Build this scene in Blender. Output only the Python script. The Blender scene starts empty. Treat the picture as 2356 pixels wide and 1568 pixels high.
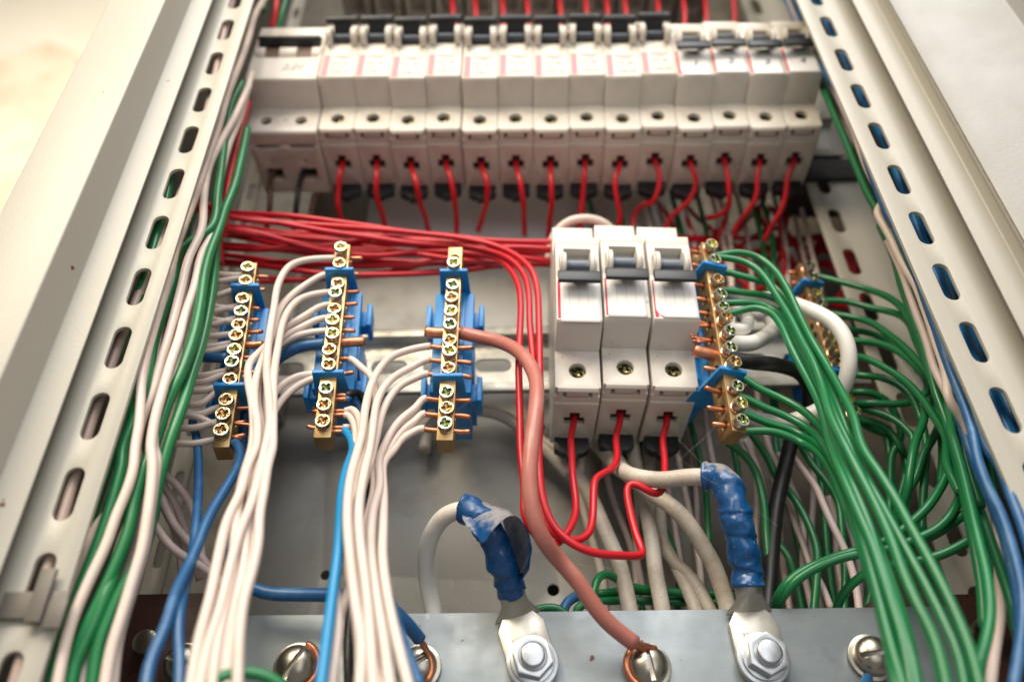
import bpy, bmesh, math, random
from mathutils import Vector, Matrix, Euler
random.seed(7)
MM = 0.001
sc = bpy.context.scene
COL = sc.collection
PI = math.pi

# ------------------------------------------------------------------ camera
F_PX, PITCH, YAW, ROLL = 1860.01, 0.6485, 0.0158, -0.0283
CAM = Vector((-20.733, -291.634, -211.934))
_cp, _sp, _cy, _sy = math.cos(PITCH), math.sin(PITCH), math.cos(YAW), math.sin(YAW)
FWD = Vector((_sy * _cp, _cy * _cp, _sp))
_R = Vector((_cy, -_sy, 0))
_U = _R.cross(FWD)
RGT = _R * math.cos(ROLL) + _U * math.sin(ROLL)
UPV = -_R * math.sin(ROLL) + _U * math.cos(ROLL)
cd = bpy.data.cameras.new('camera')
cam = bpy.data.objects.new('camera', cd)
COL.objects.link(cam)
M3 = Matrix((RGT, UPV, -FWD)).transposed()
cam.matrix_world = Matrix.Translation(CAM * MM) @ M3.to_4x4()
cd.sensor_width = 36
cd.lens = F_PX / 2356 * 36
cd.clip_start = 0.01
cd.clip_end = 60
cd.dof.use_dof = True
cd.dof.focus_distance = 0.28
cd.dof.aperture_fstop = 6.0
sc.camera = cam


def U(px, py, Y):
    """point of the plane y=Y (mm) seen at a spot of the 2356 x 1568 picture"""
    d = FWD + RGT * ((px - 1178) / F_PX) - UPV * ((py - 784) / F_PX)
    return CAM + d * ((Y - CAM.y) / d.y)


OFF = {'K1': (0, 0, 2.8), 'K2': (560, 0, 2.8), 'K3': (1280, 0, 2.8), 'K4': (1850, 0, 2.8), 'K5': (0, 540, 2.8),
       'K6': (600, 540, 2.8), 'K7': (1280, 500, 2.613), 'K8': (1650, 500, 2.613), 'K9': (0, 1080, 2.6843),
       'K10': (560, 1080, 2.6843), 'K11': (1280, 1080, 2.6845), 'K12': (1750, 1000, 2.3613), 'D': (0, 0, 0.9424)}


def D(k, x, y):
    ox, oy, s = OFF[k]
    return (ox + x / s) * 0.9424, (oy + y / s) * 0.9424


def path(*segs, ylim=None):
    """segs: alternating (view, [(x, y, Y) or (x, y)...]); missing Y is interpolated"""
    pts = []
    for k, lst in segs:
        for q in lst:
            if isinstance(q, Vector):
                pts.append([None, None, q])
                continue
            x, y = D(k, q[0], q[1])
            if q is lst[0] and len(pts) > 1 and pts[-1][0] is not None and pts[-2][0] is not None and len(lst) > 1:
                a, b_ = pts[-2], pts[-1]
                if (x - b_[0]) * (b_[0] - a[0]) + (y - b_[1]) * (b_[1] - a[1]) < 0: continue   # the views overlap here
            pts.append([x, y, q[2] if len(q) > 2 else None])
    known = [i for i, p in enumerate(pts) if p[2] is not None]
    out = []
    for i, p in enumerate(pts):
        if p[0] is None:
            out.append(p[2]); continue
        y = p[2]
        if y is None:
            a = max([j for j in known if j < i], default=None)
            b = min([j for j in known if j > i], default=None)
            ya = None if a is None else (pts[a][2].y if pts[a][0] is None else pts[a][2])
            yb = None if b is None else (pts[b][2].y if pts[b][0] is None else pts[b][2])
            if a is None: y = yb
            elif b is None: y = ya
            else:
                t = (i - a) / (b - a)
                y = ya + (yb - ya) * t
        if y < -80: y = -80 + (y + 80) * 0.5
        if ylim is not None: y = max(y, ylim)
        out.append(U(p[0], p[1], y))
    return out


# ------------------------------------------------------------------ materials
MATS = {}


def mat(name, col, rough=0.5, metal=0.0, bump=None, var=None, spec=0.5, coat=0.0, dirt=None, speck=None, sss=0.0, rvar=None):
    m = bpy.data.materials.new(name)
    m.use_nodes = True
    nt = m.node_tree
    N, L = nt.nodes, nt.links
    b = N['Principled BSDF']
    b.inputs['Roughness'].default_value = rough
    b.inputs['Metallic'].default_value = metal
    b.inputs['Specular IOR Level'].default_value = spec
    b.inputs['Coat Weight'].default_value = coat
    b.inputs['Coat Roughness'].default_value = 0.2
    if sss:
        b.inputs['Subsurface Weight'].default_value = sss
        b.inputs['Subsurface Scale'].default_value = 0.001
    tc = N.new('ShaderNodeTexCoord')

    def noise(scale, detail=3, rgh=0.5, stretch=None):
        n = N.new('ShaderNodeTexNoise')
        n.inputs['Scale'].default_value = scale
        n.inputs['Detail'].default_value = detail
        n.inputs['Roughness'].default_value = rgh
        if stretch:
            mp = N.new('ShaderNodeMapping')
            mp.inputs['Scale'].default_value = stretch
            L.new(tc.outputs['Object'], mp.inputs['Vector'])
            L.new(mp.outputs[0], n.inputs['Vector'])
        else:
            L.new(tc.outputs['Object'], n.inputs['Vector'])
        return n.outputs['Fac']

    def ramp(fac, a, b_, ca, cb):
        r = N.new('ShaderNodeValToRGB')
        r.color_ramp.elements[0].position = a
        r.color_ramp.elements[1].position = b_
        r.color_ramp.elements[0].color = (*ca, 1)
        r.color_ramp.elements[1].color = (*cb, 1)
        L.new(fac, r.inputs[0])
        return r.outputs[0]

    def mix(fac, ca, cb):
        x = N.new('ShaderNodeMix'); x.data_type = 'RGBA'
        L.new(fac, x.inputs[0])
        for v, i in ((ca, 6), (cb, 7)):
            if isinstance(v, tuple): x.inputs[i].default_value = (*v, 1)
            else: L.new(v, x.inputs[i])
        return x.outputs[2]
    c = col
    if var:   # (scale, second colour, lo, hi[, stretch])
        f = noise(var[0], 4, 0.6, var[4] if len(var) > 4 else None)
        c = ramp(f, var[2], var[3], col, var[1])
    if dirt:  # (scale, colour, lo, hi)
        for dd in (dirt if isinstance(dirt, list) else [dirt]):
            f = ramp(noise(dd[0], 6, 0.65, dd[4] if len(dd) > 4 else None), dd[2], dd[3], (0, 0, 0), (1, 1, 1))
            c = mix(f, c, dd[1])
    if speck:
        f = ramp(noise(speck[0], 2, 0.4), speck[2], speck[3], (0, 0, 0), (1, 1, 1))
        c = mix(f, c, speck[1])
    if isinstance(c, tuple):
        b.inputs['Base Color'].default_value = (*c, 1)
    else:
        L.new(c, b.inputs['Base Color'])
    if rvar:
        f = noise(rvar[0], 4, 0.6)
        r = N.new('ShaderNodeMapRange')
        r.inputs[1].default_value = 0.3; r.inputs[2].default_value = 0.7
        r.inputs[3].default_value = rvar[1]; r.inputs[4].default_value = rvar[2]
        L.new(f, r.inputs[0]); L.new(r.outputs[0], b.inputs['Roughness'])
    if bump:  # list of (scale, strength, distance mm[, stretch])
        last = None
        for bb in (bump if isinstance(bump, list) else [bump]):
            f = noise(bb[0], 2, 0.5, bb[3] if len(bb) > 3 else None)
            bn = N.new('ShaderNodeBump')
            bn.inputs['Strength'].default_value = bb[1]
            bn.inputs['Distance'].default_value = bb[2] * MM
            L.new(f, bn.inputs['Height'])
            if last: L.new(last, bn.inputs['Normal'])
            last = bn.outputs[0]
        L.new(last, b.inputs['Normal'])
    MATS[name] = m
    return m


PAINT = (0.455, 0.43, 0.37)
mat('paint', PAINT, 0.42, bump=[(900, 0.55, 0.10), (60, 0.2, 0.3)], rvar=(40, 0.36, 0.5))
mat('paint_door_dimmed', (0.33, 0.32, 0.30), 0.38, bump=[(700, 0.6, 0.12), (50, 0.2, 0.3)], rvar=(40, 0.32, 0.48))  # same cabinet paint, base lowered to offset the strong light on the door
mat('paint_worn', PAINT, 0.42, bump=[(900, 0.55, 0.10)], speck=(170, (0.16, 0.075, 0.035), 0.77, 0.785))
mat('paint_shaded', (0.20, 0.18, 0.15), 0.6, bump=(500, 0.4, 0.1), dirt=(60, (0.10, 0.085, 0.065), 0.45, 0.75))  # inner walls: deep shade of the cabinet put into a darker paint
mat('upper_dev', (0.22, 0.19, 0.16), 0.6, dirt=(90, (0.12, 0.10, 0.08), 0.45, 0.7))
mat('galvanised', (0.36, 0.34, 0.29), 0.5, 0.55, bump=(300, 0.3, 0.05), var=(45, (0.55, 0.53, 0.46), 0.35, 0.65), dirt=(120, (0.16, 0.13, 0.09), 0.62, 0.8), rvar=(200, 0.35, 0.6))
mat('dull_metal', (0.15, 0.135, 0.115), 0.55, 0.2, bump=(300, 0.3, 0.05))
mat('lit_plate_white', (0.78, 0.78, 0.77), 0.45)  # brightness of the lit mounting plate put into a near-white colour
mat('plate_steel', (0.37, 0.365, 0.34), 0.55, 0.35, bump=(260, 0.25, 0.05), var=(18, (0.33, 0.31, 0.27), 0.35, 0.7),
    dirt=[(30, (0.22, 0.19, 0.15), 0.55, 0.85), (500, (0.5, 0.48, 0.43), 0.6, 0.75)], rvar=(30, 0.45, 0.65))
mat('bar_steel', (0.215, 0.245, 0.26), 0.46, 0.5, bump=[(160, 0.2, 0.05), (900, 0.15, 0.02, (1, 1, 0.2))], var=(40, (0.28, 0.31, 0.325), 0.35, 0.7, (1, 1, 2)),
    dirt=[(70, (0.17, 0.18, 0.19), 0.58, 0.8), (40, (0.46, 0.48, 0.50), 0.66, 0.74, (3, 3, 0.6))], speck=(240, (0.10, 0.045, 0.04), 0.755, 0.77), rvar=(60, 0.36, 0.6))
mat('brown_laminate', (0.060, 0.022, 0.014), 0.33, bump=(200, 0.3, 0.1), dirt=(60, (0.14, 0.07, 0.05), 0.55, 0.8), rvar=(70, 0.22, 0.5))
mat('dark_inside', (0.05, 0.042, 0.035), 0.8)
mat('breaker_plastic', (0.69, 0.645, 0.58), 0.40, bump=(1400, 0.12, 0.03), dirt=(60, (0.55, 0.47, 0.38), 0.58, 0.85), speck=(420, (0.3, 0.22, 0.15), 0.78, 0.80), sss=0.0)
mat('breaker_plastic_old', (0.66, 0.605, 0.53), 0.42, bump=(1400, 0.12, 0.03), dirt=(50, (0.50, 0.42, 0.33), 0.52, 0.8))
mat('black_plastic', (0.014, 0.015, 0.018), 0.42, bump=(900, 0.15, 0.03), dirt=(250, (0.12, 0.11, 0.10), 0.62, 0.8))
mat('dusty_black', (0.03, 0.028, 0.026), 0.6, dirt=(180, (0.10, 0.085, 0.07), 0.5, 0.75))
mat('grey_blue_plastic', (0.17, 0.20, 0.25), 0.5, dirt=(500, (0.5, 0.5, 0.5), 0.6, 0.72))
mat('axle_dark', (0.045, 0.055, 0.075), 0.4)
mat('recess_grey', (0.42, 0.40, 0.36), 0.6, dirt=(120, (0.45, 0.3, 0.12), 0.66, 0.75))
mat('hole_dark', (0.018, 0.012, 0.008), 0.7)
mat('paper', (0.84, 0.82, 0.80), 0.75, bump=(200, 0.2, 0.1), dirt=(90, (0.72, 0.66, 0.6), 0.6, 0.8))
mat('print_red', (0.62, 0.015, 0.06), 0.6)
mat('print_pink', (0.78, 0.24, 0.26), 0.6)
mat('print_grey', (0.16, 0.155, 0.16), 0.7)
mat('ink', (0.10, 0.09, 0.20), 0.7)
mat('ink_faded', (0.26, 0.25, 0.30), 0.7)
mat('terminal_metal', (0.62, 0.55, 0.30), 0.3, 1.0, bump=(600, 0.3, 0.05))
mat('brass', (0.50, 0.335, 0.155), 0.36, 0.85, bump=(400, 0.2, 0.04), var=(120, (0.44, 0.28, 0.12), 0.4, 0.7), rvar=(200, 0.28, 0.5))
mat('zinc', (0.60, 0.565, 0.44), 0.36, 1.0, bump=(500, 0.5, 0.06), var=(420, (0.62, 0.50, 0.16), 0.46, 0.60), dirt=(330, (0.40, 0.20, 0.08), 0.60, 0.70), rvar=(600, 0.18, 0.42))
mat('zinc_yellow', (0.46, 0.38, 0.14), 0.3, 1.0, bump=(700, 0.5, 0.08), var=(500, (0.42, 0.50, 0.14), 0.45, 0.6), dirt=(400, (0.35, 0.12, 0.05), 0.55, 0.68))
mat('zinc_b', (0.56, 0.50, 0.36), 0.34, 1.0, bump=(420, 0.7, 0.1), var=(260, (0.36, 0.30, 0.16), 0.42, 0.60), dirt=(520, (0.24, 0.10, 0.05), 0.56, 0.66), rvar=(500, 0.2, 0.5))
mat('zinc_c', (0.62, 0.60, 0.54), 0.3, 1.0, bump=(360, 0.7, 0.1), var=(310, (0.40, 0.42, 0.26), 0.45, 0.58), dirt=(280, (0.20, 0.13, 0.06), 0.58, 0.70), rvar=(400, 0.2, 0.5))
mat('recess_orange', (0.40, 0.20, 0.08), 0.3, 1.0, bump=(700, 0.5, 0.08), var=(450, (0.55, 0.40, 0.16), 0.45, 0.6))
mat('recess_green', (0.28, 0.33, 0.12), 0.3, 1.0, bump=(700, 0.5, 0.08), var=(450, (0.10, 0.14, 0.07), 0.45, 0.6))
mat('zinc_dark', (0.075, 0.068, 0.03), 0.25, 1.0, bump=(600, 0.8, 0.2), var=(500, (0.26, 0.24, 0.12), 0.52, 0.64))
mat('zinc_thread', (0.66, 0.50, 0.34), 0.3, 1.0, var=(300, (0.75, 0.40, 0.25), 0.4, 0.6))
mat('copper', (0.72, 0.30, 0.17), 0.32, 0.9, bump=(700, 0.4, 0.06), var=(160, (0.42, 0.14, 0.07), 0.4, 0.7), rvar=(300, 0.25, 0.5))
mat('aluminium', (0.50, 0.48, 0.43), 0.5, 0.8, bump=(500, 0.35, 0.05), dirt=(100, (0.42, 0.37, 0.24), 0.58, 0.74), rvar=(200, 0.3, 0.5))
mat('nut_steel', (0.52, 0.54, 0.56), 0.34, 0.95, bump=(300, 0.3, 0.05), dirt=(150, (0.42, 0.42, 0.42), 0.55, 0.8), rvar=(200, 0.25, 0.45))
mat('nickel_screw', (0.50, 0.46, 0.38), 0.30, 1.0, bump=(300, 0.2, 0.04), var=(80, (0.34, 0.31, 0.26), 0.4, 0.7))
mat('blue_plastic', (0.010, 0.24, 0.62), 0.36, bump=(400, 0.2, 0.05), dirt=(260, (0.10, 0.30, 0.55), 0.62, 0.8), sss=0.0)
mat('w_cream', (0.73, 0.605, 0.535), 0.38, bump=(120, 0.15, 0.15), dirt=(45, (0.62, 0.49, 0.41), 0.5, 0.85))
mat('w_pink', (0.66, 0.53, 0.50), 0.4, bump=(120, 0.15, 0.15), dirt=(45, (0.5, 0.38, 0.33), 0.5, 0.85))
mat('w_taupe', (0.42, 0.31, 0.26), 0.45)
mat('w_red', (0.54, 0.008, 0.018), 0.36, bump=(120, 0.15, 0.15), dirt=(80, (0.42, 0.03, 0.03), 0.55, 0.85))
mat('w_green', (0.010, 0.17, 0.052), 0.30, bump=(120, 0.15, 0.15), dirt=(60, (0.02, 0.12, 0.05), 0.5, 0.85))
mat('w_blue', (0.018, 0.10, 0.25), 0.36, bump=(120, 0.15, 0.15), dirt=(100, (0.10, 0.22, 0.38), 0.5, 0.8))
mat('w_bright_blue', (0.010, 0.19, 0.50), 0.34)
mat('w_cyan', (0.008, 0.25, 0.52), 0.38)
mat('w_black', (0.012, 0.012, 0.013), 0.4, dirt=(300, (0.09, 0.08, 0.07), 0.6, 0.8))
mat('w_brown', (0.48, 0.165, 0.13), 0.33, bump=(200, 0.2, 0.1), dirt=[(90, (0.55, 0.25, 0.20), 0.5, 0.75), (800, (0.62, 0.40, 0.35), 0.64, 0.72)])
mat('w_dark_brown', (0.10, 0.05, 0.03), 0.45)
mat('cable_white', (0.80, 0.77, 0.715), 0.42, bump=(100, 0.2, 0.2), dirt=[(50, (0.55, 0.47, 0.38), 0.5, 0.75), (900, (0.2, 0.15, 0.1), 0.68, 0.74)])
mat('cable_dirty', (0.60, 0.54, 0.46), 0.5, bump=(100, 0.2, 0.2), dirt=[(60, (0.40, 0.32, 0.24), 0.42, 0.7), (1100, (0.12, 0.09, 0.06), 0.60, 0.70)])
mat('tape', (0.004, 0.065, 0.20), 0.22, spec=0.6, bump=[(150, 0.9, 0.5), (450, 0.4, 0.12)], dirt=[(70, (0.16, 0.22, 0.30), 0.56, 0.80), (1000, (0.28, 0.28, 0.30), 0.62, 0.72)], rvar=(120, 0.14, 0.45))
mat('cobweb', (0.7, 0.66, 0.6), 0.6)

# dusty tape: dust lies on surfaces that face up
m = MATS['tape'].copy(); MATS['tape_dusty'] = m
nt = m.node_tree; N = nt.nodes; L = nt.links
b = N['Principled BSDF']
src = b.inputs['Base Color'].links[0].from_socket
nn = N.new('ShaderNodeTexNoise'); nn.inputs['Scale'].default_value = 420; nn.inputs['Detail'].default_value = 5
tc = N.new('ShaderNodeTexCoord'); L.new(tc.outputs['Object'], nn.inputs['Vector'])
ge = N.new('ShaderNodeNewGeometry'); sp = N.new('ShaderNodeSeparateXYZ'); L.new(ge.outputs['Normal'], sp.inputs[0])
ad = N.new('ShaderNodeMath'); ad.operation = 'ADD'; L.new(sp.outputs['Z'], ad.inputs[0]); L.new(nn.outputs['Fac'], ad.inputs[1])
mr = N.new('ShaderNodeMapRange'); mr.inputs[1].default_value = 0.75; mr.inputs[2].default_value = 1.15; mr.inputs[4].default_value = 0.85
L.new(ad.outputs[0], mr.inputs[0])
mx = N.new('ShaderNodeMix'); mx.data_type = 'RGBA'; L.new(mr.outputs[0], mx.inputs[0]); L.new(src, mx.inputs[6])
mx.inputs[7].default_value = (0.36, 0.33, 0.31, 1)
L.new(mx.outputs[2], b.inputs['Base Color'])

# ------------------------------------------------------------------ object helpers


def link(name, me, m, parent=None, smooth=False):
    o = bpy.data.objects.new(name, me)
    COL.objects.link(o)
    if m:
        me.materials.clear()
        for mm in (m if isinstance(m, (list, tuple)) else [m]):
            me.materials.append(MATS[mm])
    if smooth:
        for p in me.polygons: p.use_smooth = True
    if parent: o.parent = parent
    return o


def tag(o, label=None, cat=None, group=None, kind=None):
    if label: o['label'] = label
    if cat: o['category'] = cat
    if group: o['group'] = group
    if kind: o['kind'] = kind
    return o


def thing(name, label, cat, loc=(0, 0, 0), rot=(0, 0, 0), group=None):
    o = bpy.data.objects.new(name, None)
    COL.objects.link(o)
    o.empty_display_size = 0.005
    o.location = Vector(loc) * MM
    o.rotation_euler = rot
    return tag(o, label, cat, group)


def bm_box(bm, x0, x1, y0, y1, z0, z1):
    v = [bm.verts.new((x, y, z)) for x in (x0, x1) for y in (y0, y1) for z in (z0, z1)]
    for f in ((0, 1, 3, 2), (4, 6, 7, 5), (0, 4, 5, 1), (2, 3, 7, 6), (0, 2, 6, 4), (1, 5, 7, 3)):
        bm.faces.new([v[i] for i in f])


def bm_cyl(bm, c, r, ax, h0, h1, n=24, r1=None):
    """cylinder along axis ax ('x','y','z') from h0 to h1, centre c in the other two coordinates"""
    r1 = r if r1 is None else r1

    def P(a, h, rr):
        u, w = c[0] + rr * math.cos(a), c[1] + rr * math.sin(a)
        return {'x': (h, u, w), 'y': (u, h, w), 'z': (u, w, h)}[ax]
    A = [bm.verts.new(P(2 * PI * i / n, h0, r)) for i in range(n)]
    B = [bm.verts.new(P(2 * PI * i / n, h1, r1)) for i in range(n)]
    for i in range(n):
        bm.faces.new((A[i], A[(i + 1) % n], B[(i + 1) % n], B[i]))
    bm.faces.new(A[::-1]); bm.faces.new(B)


def bm_prism(bm, pts, ax, h0, h1):
    def P(q, h):
        return {'x': (h, q[0], q[1]), 'y': (q[0], h, q[1]), 'z': (q[0], q[1], h)}[ax]
    A = [bm.verts.new(P(q, h0)) for q in pts]
    B = [bm.verts.new(P(q, h1)) for q in pts]
    n = len(pts)
    for i in range(n):
        bm.faces.new((A[i], A[(i + 1) % n], B[(i + 1) % n], B[i]))
    bm.faces.new(A[::-1]); bm.faces.new(B)


def stadium(cx, cz, L_, W, vertical=True, n=8):
    r = W / 2; h = L_ / 2 - r; out = []
    for s in (1, -1):
        for i in range(n + 1):
            a = PI * i / n + (0 if s == 1 else PI)
            x, z = r * math.cos(a), r * math.sin(a) + s * h
            out.append((cx + x, cz + z) if vertical else (cx + z, cz - x))
    return out


def to_mesh(bm, name, scale=MM):
    bmesh.ops.recalc_face_normals(bm, faces=bm.faces)
    me = bpy.data.meshes.new(name)
    bm.to_mesh(me); bm.free()
    if scale != 1: me.transform(Matrix.Scale(scale, 4))
    return me


def islands(bm):
    out = []; seen = set()
    for v0 in bm.verts:
        if v0 in seen: continue
        st = [v0]; seen.add(v0); isl = []
        while st:
            v = st.pop(); isl.append(v)
            for e in v.link_edges:
                u = e.other_vert(v)
                if u not in seen: seen.add(u); st.append(u)
        out.append(isl)
    res = []
    for isl in out:
        b2 = bmesh.new(); mp = {v: b2.verts.new(v.co) for v in isl}
        for f in {f for v in isl for f in v.link_faces}: b2.faces.new([mp[v] for v in f.verts])
        res.append(b2)
    bm.free()
    return res


def bake(bm, name, cut=None, bevel=0.0, seg=2, smooth=True, angle=35, multi=False):
    """bmesh (mm) minus the cutters, edges rounded, as a finished mesh"""
    me = to_mesh(bm, name)
    o = bpy.data.objects.new('tmp_body', me); COL.objects.link(o)
    cos = []
    for cu in ([] if cut is None else islands(cut) if multi else [cut]):
        cme = to_mesh(cu, 'tmp_cut')
        co = bpy.data.objects.new('tmp_cut', cme); COL.objects.link(co)
        md = o.modifiers.new('b', 'BOOLEAN'); md.operation = 'DIFFERENCE'; md.object = co; md.solver = 'EXACT'
        cos.append(co)
    if bevel:
        md = o.modifiers.new('v', 'BEVEL'); md.width = bevel * MM; md.segments = seg; md.limit_method = 'ANGLE'
        md.angle_limit = math.radians(angle); md.harden_normals = False; md.use_clamp_overlap = True
    bpy.context.view_layer.update()
    ev = o.evaluated_get(bpy.context.evaluated_depsgraph_get())
    out = bpy.data.meshes.new_from_object(ev)
    out.name = name
    bpy.data.objects.remove(o); bpy.data.meshes.remove(me)
    for co in cos:
        bpy.data.objects.remove(co)
    if smooth:
        out.polygons.foreach_set('use_smooth', [True] * len(out.polygons))
        try:
            out.set_sharp_from_angle(angle=math.radians(32))
        except Exception:
            pass
    return out


def catmull(P, step=1.6):
    P = [Vector(p) for p in P]
    Q = [P[0] * 2 - P[1]] + P + [P[-1] * 2 - P[-2]]
    out = []
    for i in range(1, len(Q) - 2):
        p0, p1, p2, p3 = Q[i - 1:i + 3]
        t0 = 0.0
        t1 = t0 + max(1e-4, (p1 - p0).length) ** 0.5
        t2 = t1 + max(1e-4, (p2 - p1).length) ** 0.5
        t3 = t2 + max(1e-4, (p3 - p2).length) ** 0.5
        n = max(2, int((p2 - p1).length / step))
        for k in range(n):
            t = t1 + (t2 - t1) * k / n
            a1 = p0 * ((t1 - t) / (t1 - t0)) + p1 * ((t - t0) / (t1 - t0))
            a2 = p1 * ((t2 - t) / (t2 - t1)) + p2 * ((t - t1) / (t2 - t1))
            a3 = p2 * ((t3 - t) / (t3 - t2)) + p3 * ((t - t2) / (t3 - t2))
            b1 = a1 * ((t2 - t) / (t2 - t0)) + a2 * ((t - t0) / (t2 - t0))
            b2 = a2 * ((t3 - t) / (t3 - t1)) + a3 * ((t - t1) / (t3 - t1))
            out.append(b1 * ((t2 - t) / (t2 - t1)) + b2 * ((t - t1) / (t2 - t1)))
    out.append(P[-1].copy())
    return out


def smooth_path(C, it=3):
    C = [c.copy() for c in C]
    for _ in range(it):
        D_ = [c.copy() for c in C]
        for i in range(1, len(C) - 1):
            D_[i] = (C[i - 1] + C[i] * 2 + C[i + 1]) / 4
        C = D_
    return C


def bm_tube(bm, C, r, n=12, cap=True):
    """r: number or function (s in mm from the start, angle, total length) -> radius"""
    T = []
    for i in range(len(C)):
        a, b = C[max(0, i - 1)], C[min(len(C) - 1, i + 1)]
        t = (b - a)
        T.append(t.normalized() if t.length > 1e-9 else Vector((0, 0, 1)))
    up = Vector((0, -1, 0)) if abs(T[0].y) < 0.9 else Vector((0, 0, 1))
    nrm = (up - T[0] * up.dot(T[0])).normalized()
    s = 0.0
    tot = sum((C[i + 1] - C[i]).length for i in range(len(C) - 1))
    rings = []
    for i, c in enumerate(C):
        if i:
            s += (C[i] - C[i - 1]).length
            nrm = (nrm - T[i] * nrm.dot(T[i]))
            nrm = nrm.normalized() if nrm.length > 1e-6 else T[i].orthogonal().normalized()
        bi = T[i].cross(nrm)
        ring = []
        for k in range(n):
            a = 2 * PI * k / n
            rr = r(s, a, tot) if callable(r) else r
            ring.append(bm.verts.new(c + nrm * (rr * math.cos(a)) + bi * (rr * math.sin(a))))
        rings.append(ring)
    for A, B in zip(rings, rings[1:]):
        for k in range(n):
            bm.faces.new((A[k], A[(k + 1) % n], B[(k + 1) % n], B[k]))
    if cap:
        bm.faces.new(rings[0][::-1]); bm.faces.new(rings[-1])


def tube_obj(name, P, r, m, parent=None, n=12, step=1.6, sm=2, origin=None):
    C = smooth_path(catmull(P, step), sm)
    bm = bmesh.new()
    o0 = Vector(origin) if origin is not None else C[0].copy()
    bm_tube(bm, [c - o0 for c in C], r, n)
    me = to_mesh(bm, name)
    o = link(name, me, m, parent, True)
    if parent is None: o.location = o0 * MM
    return o, C


ORD = ['first', 'second', 'third', 'fourth', 'fifth', 'sixth', 'seventh', 'eighth', 'ninth', 'tenth', 'eleventh', 'twelfth',
       'thirteenth', 'fourteenth', 'fifteenth', 'sixteenth', 'seventeenth', 'eighteenth', 'nineteenth', 'twentieth']


def wire(label, group, P, m='w_cream', r=1.3, cat='wire', name=None, sm=4):
    nm = name or {'w_cream': 'white_wire', 'w_pink': 'white_wire', 'w_taupe': 'white_wire', 'w_red': 'red_wire', 'w_green': 'green_wire', 'w_blue': 'blue_wire',
                  'w_bright_blue': 'blue_wire', 'w_cyan': 'blue_wire', 'w_black': 'black_cable', 'w_brown': 'brown_cable',
                  'w_dark_brown': 'brown_wire', 'cable_white': 'white_cable', 'cable_dirty': 'white_cable'}[m]
    o, C = tube_obj(nm, P, r, m, None, sm=sm)
    tag(o, label, cat, group)
    return o


def child_tube(parent, name, P, r, m, n=10, sm=1, step=1.0):
    """P in world mm; the parent has a pure translation"""
    o0 = Vector(parent.location) / MM
    C = smooth_path(catmull([Vector(p) - o0 for p in P], step), sm)
    bm = bmesh.new(); bm_tube(bm, C, r, n)
    return link(name, to_mesh(bm, name), m, parent, True)


def text_mesh(s, size, depth=0.05, shear=0.0, bold=0.0):
    cu = bpy.data.curves.new('t', 'FONT')
    cu.body = s; cu.size = size * MM; cu.align_x = 'CENTER'; cu.align_y = 'CENTER'; cu.shear = shear
    cu.extrude = depth * MM; cu.offset = bold * MM
    cu.resolution_u = 2
    o = bpy.data.objects.new('t', cu); COL.objects.link(o)
    bpy.context.view_layer.update()
    me = bpy.data.meshes.new_from_object(o.evaluated_get(bpy.context.evaluated_depsgraph_get()))
    bpy.data.objects.remove(o)
    me.transform(Matrix.Rotation(PI / 2, 4, 'X'))   # now upright in xz, facing -y
    return me


# ------------------------------------------------------------------ the cabinet
Z0, Z1 = -262.0, 560.0
cab = thing('electrical_cabinet', 'open beige metal cabinet with slotted frame posts around all the breakers and wires', 'cabinet', (0, 30, Z0))


def world_child(name, me, m, parent, smooth=False):
    o = link(name, me, m, parent, smooth)
    o.matrix_parent_inverse = Matrix.Translation(-Vector(parent.location)) if parent.rotation_euler.x == 0 else Matrix()
    return o


SLOT_L = [(521, 68), (495, 145), (466, 228), (433, 319), (397, 421), (359, 534), (315, 659), (270, 800), (215, 957), (158, 1137), (105, 1310), (40, 1520)]
SLOT_R = [(1906, 67), (1943, 142), (1984, 222), (2026, 313), (2071, 411), (2122, 522), (2177, 643), (2240, 779), (2305, 931)]


def slotted_strip(x0, x1, Y, thick, slot_x, zref, pitch, L_, W, name, bev=0.35):
    bm = bmesh.new()
    bm_box(bm, x0, x1, Y, Y + thick, Z0 + 1, Z1 - 1)
    cut = bmesh.new()
    k0 = int((Z0 + 15 - zref) / pitch)
    z = zref + k0 * pitch
    while z < Z1 - 15:
        bm_prism(cut, stadium(slot_x, z, L_, W), 'y', Y - 3, Y + thick + 3)
        z += pitch
    me = bake(bm, name, cut, bev, 2)
    return world_child(name, me, 'paint', cab)


YS = -84.0
PITCHZ = 25.75
zl = sum(U(x, y, YS).z + i * PITCHZ for i, (x, y) in enumerate(SLOT_L[:9])) / 9
zr = sum(U(x, y, YS).z + i * PITCHZ for i, (x, y) in enumerate(SLOT_R)) / 9
XLi, XLo = U(583, 0, YS).x, U(480, 0, YS).x
XRi, XRo = U(1834, 0, YS).x, U(1970, 0, YS).x
slotted_strip(XLo, XLi, YS, 1.6, -143.8, zl, PITCHZ, 16.5, 5.6, 'slotted_post')
slotted_strip(XRi, XRo, YS, 1.6, 131.2, zr, PITCHZ, 16.5, 5.6, 'slotted_post')
# inner posts
slotted_strip(U(1872, 471, 0).x, U(2002, 471, 0).x, 0, 1.6, U(1961, 601, 0).x, U(1961, 601, 0).z, 28.4, 17, 6.2, 'slotted_post')
slotted_strip(U(340, 1290, 0).x, U(388, 1290, 0).x, 0, 1.6, U(364, 1290, 0).x, U(1961, 601, 0).z, 28.4, 12, 3.4, 'slotted_post')


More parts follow.
